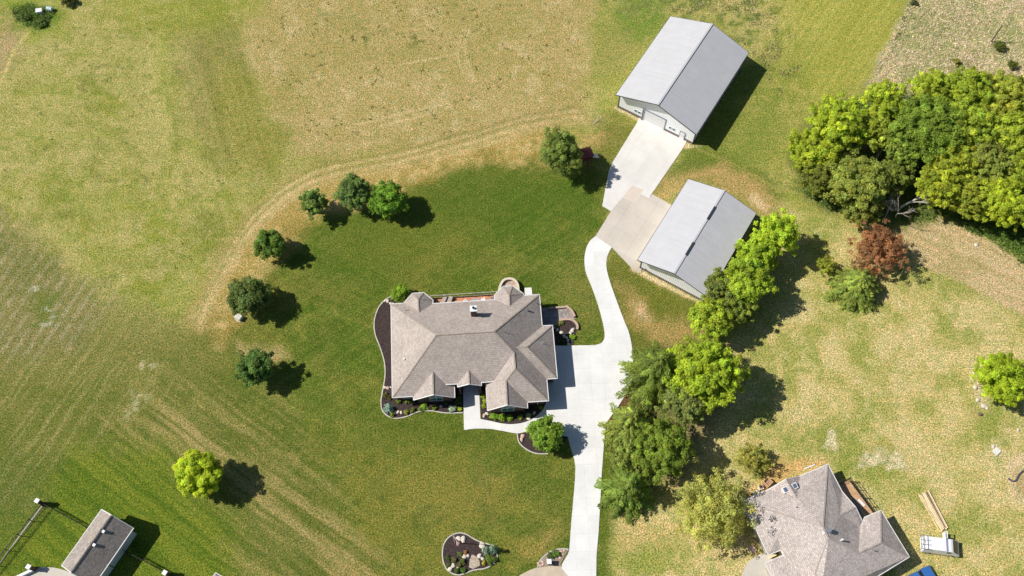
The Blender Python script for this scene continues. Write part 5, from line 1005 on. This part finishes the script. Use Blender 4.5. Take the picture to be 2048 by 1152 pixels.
vd = build('open_door', MB().box((.22 * Lh, 1.02, .45), (.27 * Lh, 1.95, 1.25)).box((.22 * Lh, 1.02, 1.25), (.27 * Lh, 1.1, 1.95)).box((.22 * Lh, 1.87, 1.25), (.27 * Lh, 1.95, 1.95)).box((.22 * Lh, 1.1, 1.88), (.27 * Lh, 1.87, 1.95)), M_car, van, local=True)
build('mirror', MB().box((.3 * Lh, 1.15, 1.15), (.4 * Lh, 1.5, 1.45)), M_black, vd, local=True, bevel=.02)
rk = MB()
for y_ in (-.9, -.3, .3, .9): rk.tube([(-1.0 * Lh - .55, y_, 2.1), (-.9 * Lh, y_, 2.25), (-.7 * Lh, y_, 2.25)], .035, 8)
for x_ in (-1.0 * Lh - .5, -1.0 * Lh - .15, -.85 * Lh): rk.tube([(x_, -.95, 2.2), (x_, .95, 2.2)], .035, 8)
rk.tube([(-Lh - .5, -.9, 2.2), (-Lh - .1, .1, 2.3), (-Lh - .5, .9, 2.2)], .03, 8).tube([(-Lh - .5, -.95, .6), (-Lh - .5, -.95, 2.2)], .035, 8).tube([(-Lh - .5, .95, .6), (-Lh - .5, .95, 2.2)], .035, 8)
build('ladder_rack', rk, M_chr, van, local=True)
suv = vehicle('car', 'blue car parked below the neighbouring roof at the bottom edge', 'car', 1838, 1158, math.radians(24), 5.0, 1.95, 1.75, M_blue,
              [(-1, .4), (-1, .95), (-.93, 1.55), (-.8, 1.72), (.05, 1.75), (.35, 1.15), (.92, .98), (1, .75), (1, .4)])
build('windshield', MB().add([(.08 * 2.5, -.78, 1.72), (.08 * 2.5, .78, 1.72), (.35 * 2.5, .88, 1.17), (.35 * 2.5, -.88, 1.17)], [(0, 3, 2, 1)]), M_cglass, suv, local=True)
build('rear_window', MB().add([(-.815 * 2.5, -.7, 1.72), (-.815 * 2.5, .7, 1.72), (-.945 * 2.5, .8, 1.5), (-.945 * 2.5, -.8, 1.5)], [(0, 1, 2, 3)]), M_cglass, suv, local=True)

# ------------------------------------------------------------------ pool house and fence, lower left
so_ = G(*Z6(903, 265), 4.0); sr = thing('pool_house', 'small white outbuilding with two-tone shingle gable roof inside the black fence', 'outbuilding', (so_[0], so_[1], 0), math.radians(-117.95))
SV = [(0, -.5, 2.9), (0, 2.1, 4.95), (0, 4.78, 2.9), (8.3, -.5, 2.9), (8.3, 2.1, 4.95), (8.3, 4.78, 2.9)]
srf = Roof(SV, [[0, 3, 4, 1], [1, 4, 5, 2]]); sroof = srf.parts(sr, shingle('grey_shingle', lin(178, 166, 156), lin(146, 137, 130), .35), M_offwhite, .1, .12, cap=shingle('dark_cap', lin(110, 102, 98), lin(90, 84, 82)))
walls(sr, 'wall', [(.35, -.1), (8.0, -.1), (8.0, 4.5), (.35, 4.5)], ribbed('pale_siding', (.66, .7, .73, 1), .15, .01, .6, 0, .03, .9), srf)
build('corner_trim', MB().box((5.35, 4.5, 0), (5.47, 4.54, 2.75)).box((7.9, 4.45, 0), (8.05, 4.55, 2.75)), M_dark, sr, local=True)
for x, y, r_ in [(925, 460, .22), (842, 580, .22)]:
    p = hit(sr, srf, *Z6(x, y)); build('roof_vent', MB().box((p.x - .2, p.y - .2, p.z - .1), (p.x + .2, p.y + .2, p.z + .22)), M_steel, sr, local=True, bevel=.03)
for x, y in [(888, 440), (800, 558)]:
    p = hit(sr, srf, *Z6(x, y)); build('roof_pipe', MB().cyl((p.x, p.y), .07, p.z - .1, p.z + .22, 10), M_white, sr, local=True)
o = build('meter_box', MB().box((.1, 3.1, .8), (.33, 3.4, 1.4)), M_steel, sr, local=True)
def pillar(px, py, h, label, w=.62):
    p = G(px, py, h); t = thing('gate_pillar', label, 'pillar', (p[0], p[1], 0), math.radians(-27), 'white-capped brick pillars of the fence')
    build('shaft', MB().box((-w / 2 + .06, -w / 2 + .06, 0), (w / 2 - .06, w / 2 - .06, h - .12)), M_brick, t, local=True); build('cap', MB().box((-w / 2, -w / 2, h - .12), (w / 2, w / 2, h)), M_white, t, local=True, bevel=.03); return (p[0], p[1])
pa = pillar(*Z6(327, 183), 2.1, 'brick pillar with white cap at the upper fence corner'); pb = pillar(*Z6(1465, 824), 1.9, 'brick pillar with white cap right of the pool house'); pc = pillar(*Z6(250, 772), 1.9, 'white-capped pillar at the pool patio corner')
tag(build('garden_wall', MB().bar((pc[0], pc[1] - .2, .35), (*G2(*Z6(150, 880)), .35), .35, .7), M_white, loc=(pc[0], pc[1], 0)), 'low white wall running down from the patio pillar', 'wall')
def fence(a, b_, h, label):
    a = Vector((*a, 0)); b_ = Vector((*b_, 0)); t = thing('fence', label, 'fence', tuple(a), 0, 'black metal fences round the pool yard'); L = (b_ - a).length; n_ = max(2, round(L / 2.4))
    rl_ = MB()
    for z_ in (.15, h - .25, h): rl_.bar(a + Vector((0, 0, z_)), b_ + Vector((0, 0, z_)), .05, .05)
    build('rail', rl_, M_black, t)
    pk = MB(); k_ = int(L / .13)
    for i in range(k_): c = a.lerp(b_, (i + .5) / k_); pk.bar(c + Vector((0, 0, .1)), c + Vector((0, 0, h)), .018, .018)
    build('pickets', pk, M_black, t)
    for i in range(n_ + 1): c = a.lerp(b_, i / n_); build('post', MB().bar(c, c + Vector((0, 0, h + .08)), .08, .08), M_black, t)
    return a, b_
fence((pa[0] + .3, pa[1] - .4), G2(-30, 1163), 1.45, 'long black fence running down to the left frame edge'); fence((pa[0] + .4, pa[1] - .2), G2(*Z6(800, 440)), 1.45, 'black fence between the corner pillar and the pool house'); fence(G2(*Z6(1130, 640)), (pb[0] - .2, pb[1] + .1), 1.45, 'black fence from the pool house to the right pillar')
kind(build('mow_strip', MB().bar((*G2(84, 1012), .02), (*G2(-30, 1166), .02), .14, .06), M_curb))
p = G(431, 1146, 2.6); t = thing('garden_shed', 'shed roof corner with pale trim peeping over the bottom edge', 'shed', (p[0], p[1], 0), math.radians(-28))
gr_ = Roof([(0, 0, 2.6), (3, 0, 2.6), (3, -3, 2.6), (0, -3, 2.6), (1.5, -1.5, 3.6)], [[0, 4, 1], [1, 4, 2], [2, 4, 3], [3, 4, 0]]); gr_.parts(t, MC['grey_shingle'], M_offwhite, .08, .12); walls(t, 'wall', [(.25, -.25), (2.75, -.25), (2.75, -2.75), (.25, -2.75)], M_brick, gr_)

# ------------------------------------------------------------------ small things
p0 = G(*ZF(480, 236)); hp = 6.3
pt = G(904.6, 1067, hp); fp = thing('flagpole', 'white flagpole in the pear-shaped front bed', 'flagpole', (pt[0], pt[1], 0))
build('pole', MB().tube([(0, 0, 0), (0, 0, hp)], [.06, .035], 12), M_white, fp, local=True); build('finial', rock_mesh(5, .07, .07, .06), M_white, fp, local=True)
m, n, l, b = newmat('flag_cloth'); uv = n.new('ShaderNodeUVMap'); uv.uv_map = 'flag'; sx = n.new('ShaderNodeSeparateXYZ'); l.new(uv.outputs[0], sx.inputs[0])
def mth(op, a, b_=None):
    t_ = n.new('ShaderNodeMath'); t_.operation = op
    for i, q_ in enumerate([a] + ([b_] if b_ is not None else [])):
        if isinstance(q_, (int, float)): t_.inputs[i].default_value = q_
        else: l.new(q_, t_.inputs[i])
    return t_.outputs[0]
st = mth('GREATER_THAN', mth('MODULO', mth('FLOOR', mth('MULTIPLY', sx.outputs[1], 13.0)), 2.0), .5)
can = mth('MULTIPLY', mth('LESS_THAN', sx.outputs[0], .4), mth('GREATER_THAN', sx.outputs[1], .4615))
base_ = mixc(n, l, st, (.55, .02, .035, 1), (.8, .8, .8, 1))
vo = n.new('ShaderNodeTexVoronoi'); vo.inputs['Scale'].default_value = 1; mpg = n.new('ShaderNodeMapping'); mpg.inputs['Scale'].default_value = (27, 16, 1); l.new(uv.outputs[0], mpg.inputs[0]); l.new(mpg.outputs[0], vo.inputs['Vector']); vo.inputs['Randomness'].default_value = 0
star = mth('LESS_THAN', vo.outputs['Distance'], .28); cc_ = mixc(n, l, star, (.02, .035, .16, 1), (.8, .8, .8, 1))
l.new(mixc(n, l, can, base_, cc_), b.inputs['Base Color']); b.inputs['Roughness'].default_value = .8
fl = bpy.data.meshes.new('flag'); NX, NY = 14, 8; vs = []; uvv = []; dirf = Vector((.6, -.8, 0))
for i in range(NX + 1):
    for j in range(NY + 1):
        u_, v_ = i / NX, j / NY; sagz = -.75 * u_ ** 1.2; w_ = .12 * math.sin(u_ * 9 + v_ * 2) * u_; wx = dirf * (u_ * 1.35) + Vector((dirf.y, -dirf.x, 0)) * (w_ + .25 * (1 - v_) * u_)
        vs.append((wx.x + .04, wx.y, hp - 1.25 + v_ * 1.1 + sagz)); uvv.append((u_, v_))
fs = [(i * (NY + 1) + j, (i + 1) * (NY + 1) + j, (i + 1) * (NY + 1) + j + 1, i * (NY + 1) + j + 1) for i in range(NX) for j in range(NY)]
fl.from_pydata(vs, [], fs); ul = fl.uv_layers.new(name='flag')
for lp in fl.loops: ul.data[lp.index].uv = uvv[lp.vertex_index]
fo = link_mesh('flag', fl, m, None, (pt[0], pt[1], 0)); tag(fo, 'american flag hanging from the white flagpole', 'flag')
p = G(*ZF(1557, 500), 1.1); t = thing('mailbox', 'white pillar mailbox in the pebble bed by the drive', 'mailbox', (p[0], p[1], 0), .03)
build('pillar', MB().box((-.26, -.28, 0), (.26, .28, 1.05)), brick('mailbox_brick', lin(150, 120, 104), lin(128, 100, 88), lin(170, 160, 150)), t, local=True); build('cap', MB().box((-.32, -.34, 1.05), (.32, .34, 1.15)), M_white, t, local=True, bevel=.02); build('door', MB().box((-.12, -.3, .7), (.12, -.28, .92)), M_black, t, local=True)
def utility(px, py, w, d_, h, rz, label, mat, name='utility_box', cat='utility box'):
    p = G(px, py, h); t = thing(name, label, cat, (p[0], p[1], 0), rz); build('cabinet', MB().box((-w / 2, -d_ / 2, .06), (w / 2, d_ / 2, h - .06)), mat, t, local=True, bevel=.02)
    build('lid', MB().box((-w / 2 - .04, -d_ / 2 - .04, h - .06), (w / 2 + .04, d_ / 2 + .04, h)), mat, t, local=True, bevel=.02); build('base', MB().box((-w / 2 - .08, -d_ / 2 - .08, 0), (w / 2 + .08, d_ / 2 + .08, .06)), M_curb, t, local=True)
utility(476, 633, .9, .75, .75, -.5, 'pale utility box on the lawn below the dark ragged tree', plain('pale_green_box', lin(206, 206, 190), .6))
utility(77, 20, 1.0, .8, .75, .2, 'white box among weeds in the upper left corner', M_white); 
p = G(99, 17, .5); t = thing('tank', 'pale blue tank lying right of the white box in the upper left corner', 'tank', (p[0], p[1], 0), -.25); build('barrel', MB().tube([(-.6, 0, .45), (-.5, 0, .45), (.5, 0, .45), (.6, 0, .45)], [.2, .36, .36, .2], 14), plain('pale_blue_paint', lin(186, 206, 212), .5), t, local=True)
for s_ in (-.35, .35): build('foot', MB().box((s_ - .05, -.3, 0), (s_ + .05, .3, .2)), M_dark, t, local=True)
utility(1994, 902, .85, .75, .22, .7, 'flat pale hatch on the right lawn', plain('hatch_cream', lin(224, 220, 206), .7), 'access_hatch', 'hatch')
rock(1986, 893, .28, 'cream stone beside the flat hatch', group=None); rock(2036, 860, .2, 'small white stone on the right lawn', group=None); rock(1952, 490, .3, 'white rock ringed by grass in the tilled strip', group=None)
tag(build('tree_stump', MB().cyl((0, 0), .24, 0, .35, 12, .2), M_bark, loc=G(1960, 829), local=True), 'brown tree stump below the lime tree', 'stump')
for i, (x, y, s_) in enumerate([(1944, 758, .3), (1950, 775, .35), (1948, 745, .28), (1955, 800, .3), (1966, 812, .35), (1973, 816, .25)]):
    rock(x, y, s_, ['grey rock left of the lime tree, middle one', 'larger grey rock left of the lime tree', 'grey rock highest left of the lime tree', 'white rock at the lower left foot of the lime tree', 'large white rock under the lime tree', 'small white rock under the lime tree'][i], group='rocks round the lime tree')
ringwall('border_edging', 'dark curved border in the sandy bed at the right edge', [G2(x, y) for x, y in [(2016, 957), (2024, 963), (2032, 960), (2037, 950), (2046, 942), (2060, 940)]], .15, .18, M_dark, n=4, cat='edging')
p = G(1982, 84); q_ = hp2 = 4.4; t = thing('utility_pole', 'grey wooden pole standing in the rough pasture', 'pole', p); build('shaft', MB().tube([(0, 0, -.1), (0, 0, 4.4)], [.13, .1], 10), plain('grey_pole', lin(96, 92, 90), .9, var=.2, scale=8), t, local=True); build('insulator', MB().cyl((.0, .0), .05, 4.4, 4.6, 8), M_white, t, local=True)
# wooden playset under the tall tree
p = G(1171, 322, 0); ps = thing('playset', 'wooden playset with maroon roof and white slide by the tall dark tree', 'playset', p, math.radians(20))
M_mar = plain('maroon_roof', lin(122, 62, 62), .7, var=.12); M_brn = plain('stained_wood', lin(84, 56, 46), .8, var=.2)
for sx_ in (-.75, .75):
    for sy_ in (-.75, .75): build('post', MB().box((sx_ - .06, sy_ - .06, 0), (sx_ + .06, sy_ + .06, 2.5)), M_brn, ps, local=True)
build('platform', MB().box((-.8, -.8, 1.2), (.8, .8, 1.3)).box((-.8, -.8, 1.3), (-.74, .8, 1.8)).box((-.8, -.8, 1.3), (.8, -.74, 1.8)), M_brn, ps, local=True)
build('roof', MB().add([(-1, -1, 2.45), (1, -1, 2.45), (1, 1, 2.45), (-1, 1, 2.45), (0, 0, 3.2)], [(0, 1, 4), (1, 2, 4), (2, 3, 4), (3, 0, 4), (3, 2, 1, 0)]), M_mar, ps, local=True)
build('slide', MB().add([(.8, -.3, 1.3), (.8, .3, 1.3), (2.3, .3, .15), (2.3, -.3, .15), (.8, -.3, 1.22), (.8, .3, 1.22), (2.3, .3, .07), (2.3, -.3, .07)], [(0, 3, 2, 1), (4, 5, 6, 7), (0, 1, 5, 4), (1, 2, 6, 5), (2, 3, 7, 6), (3, 0, 4, 7)]).bar((.8, .32, 1.36), (2.3, .32, .22), .05, .16).bar((.8, -.32, 1.36), (2.3, -.32, .22), .05, .16), M_white, ps, local=True)
build('ladder', MB().bar((-.2, -.8, 1.25), (-.2, -1.4, 0), .06, .06).bar((.25, -.8, 1.25), (.25, -1.4, 0), .06, .06).box((-.2, -1.28, .25), (.25, -1.22, .3)).box((-.2, -1.1, .62), (.25, -1.04, .67)).box((-.2, -.94, .95), (.25, -.88, 1.0)), M_brn, ps, local=True)
print('objects', len(bpy.data.objects))
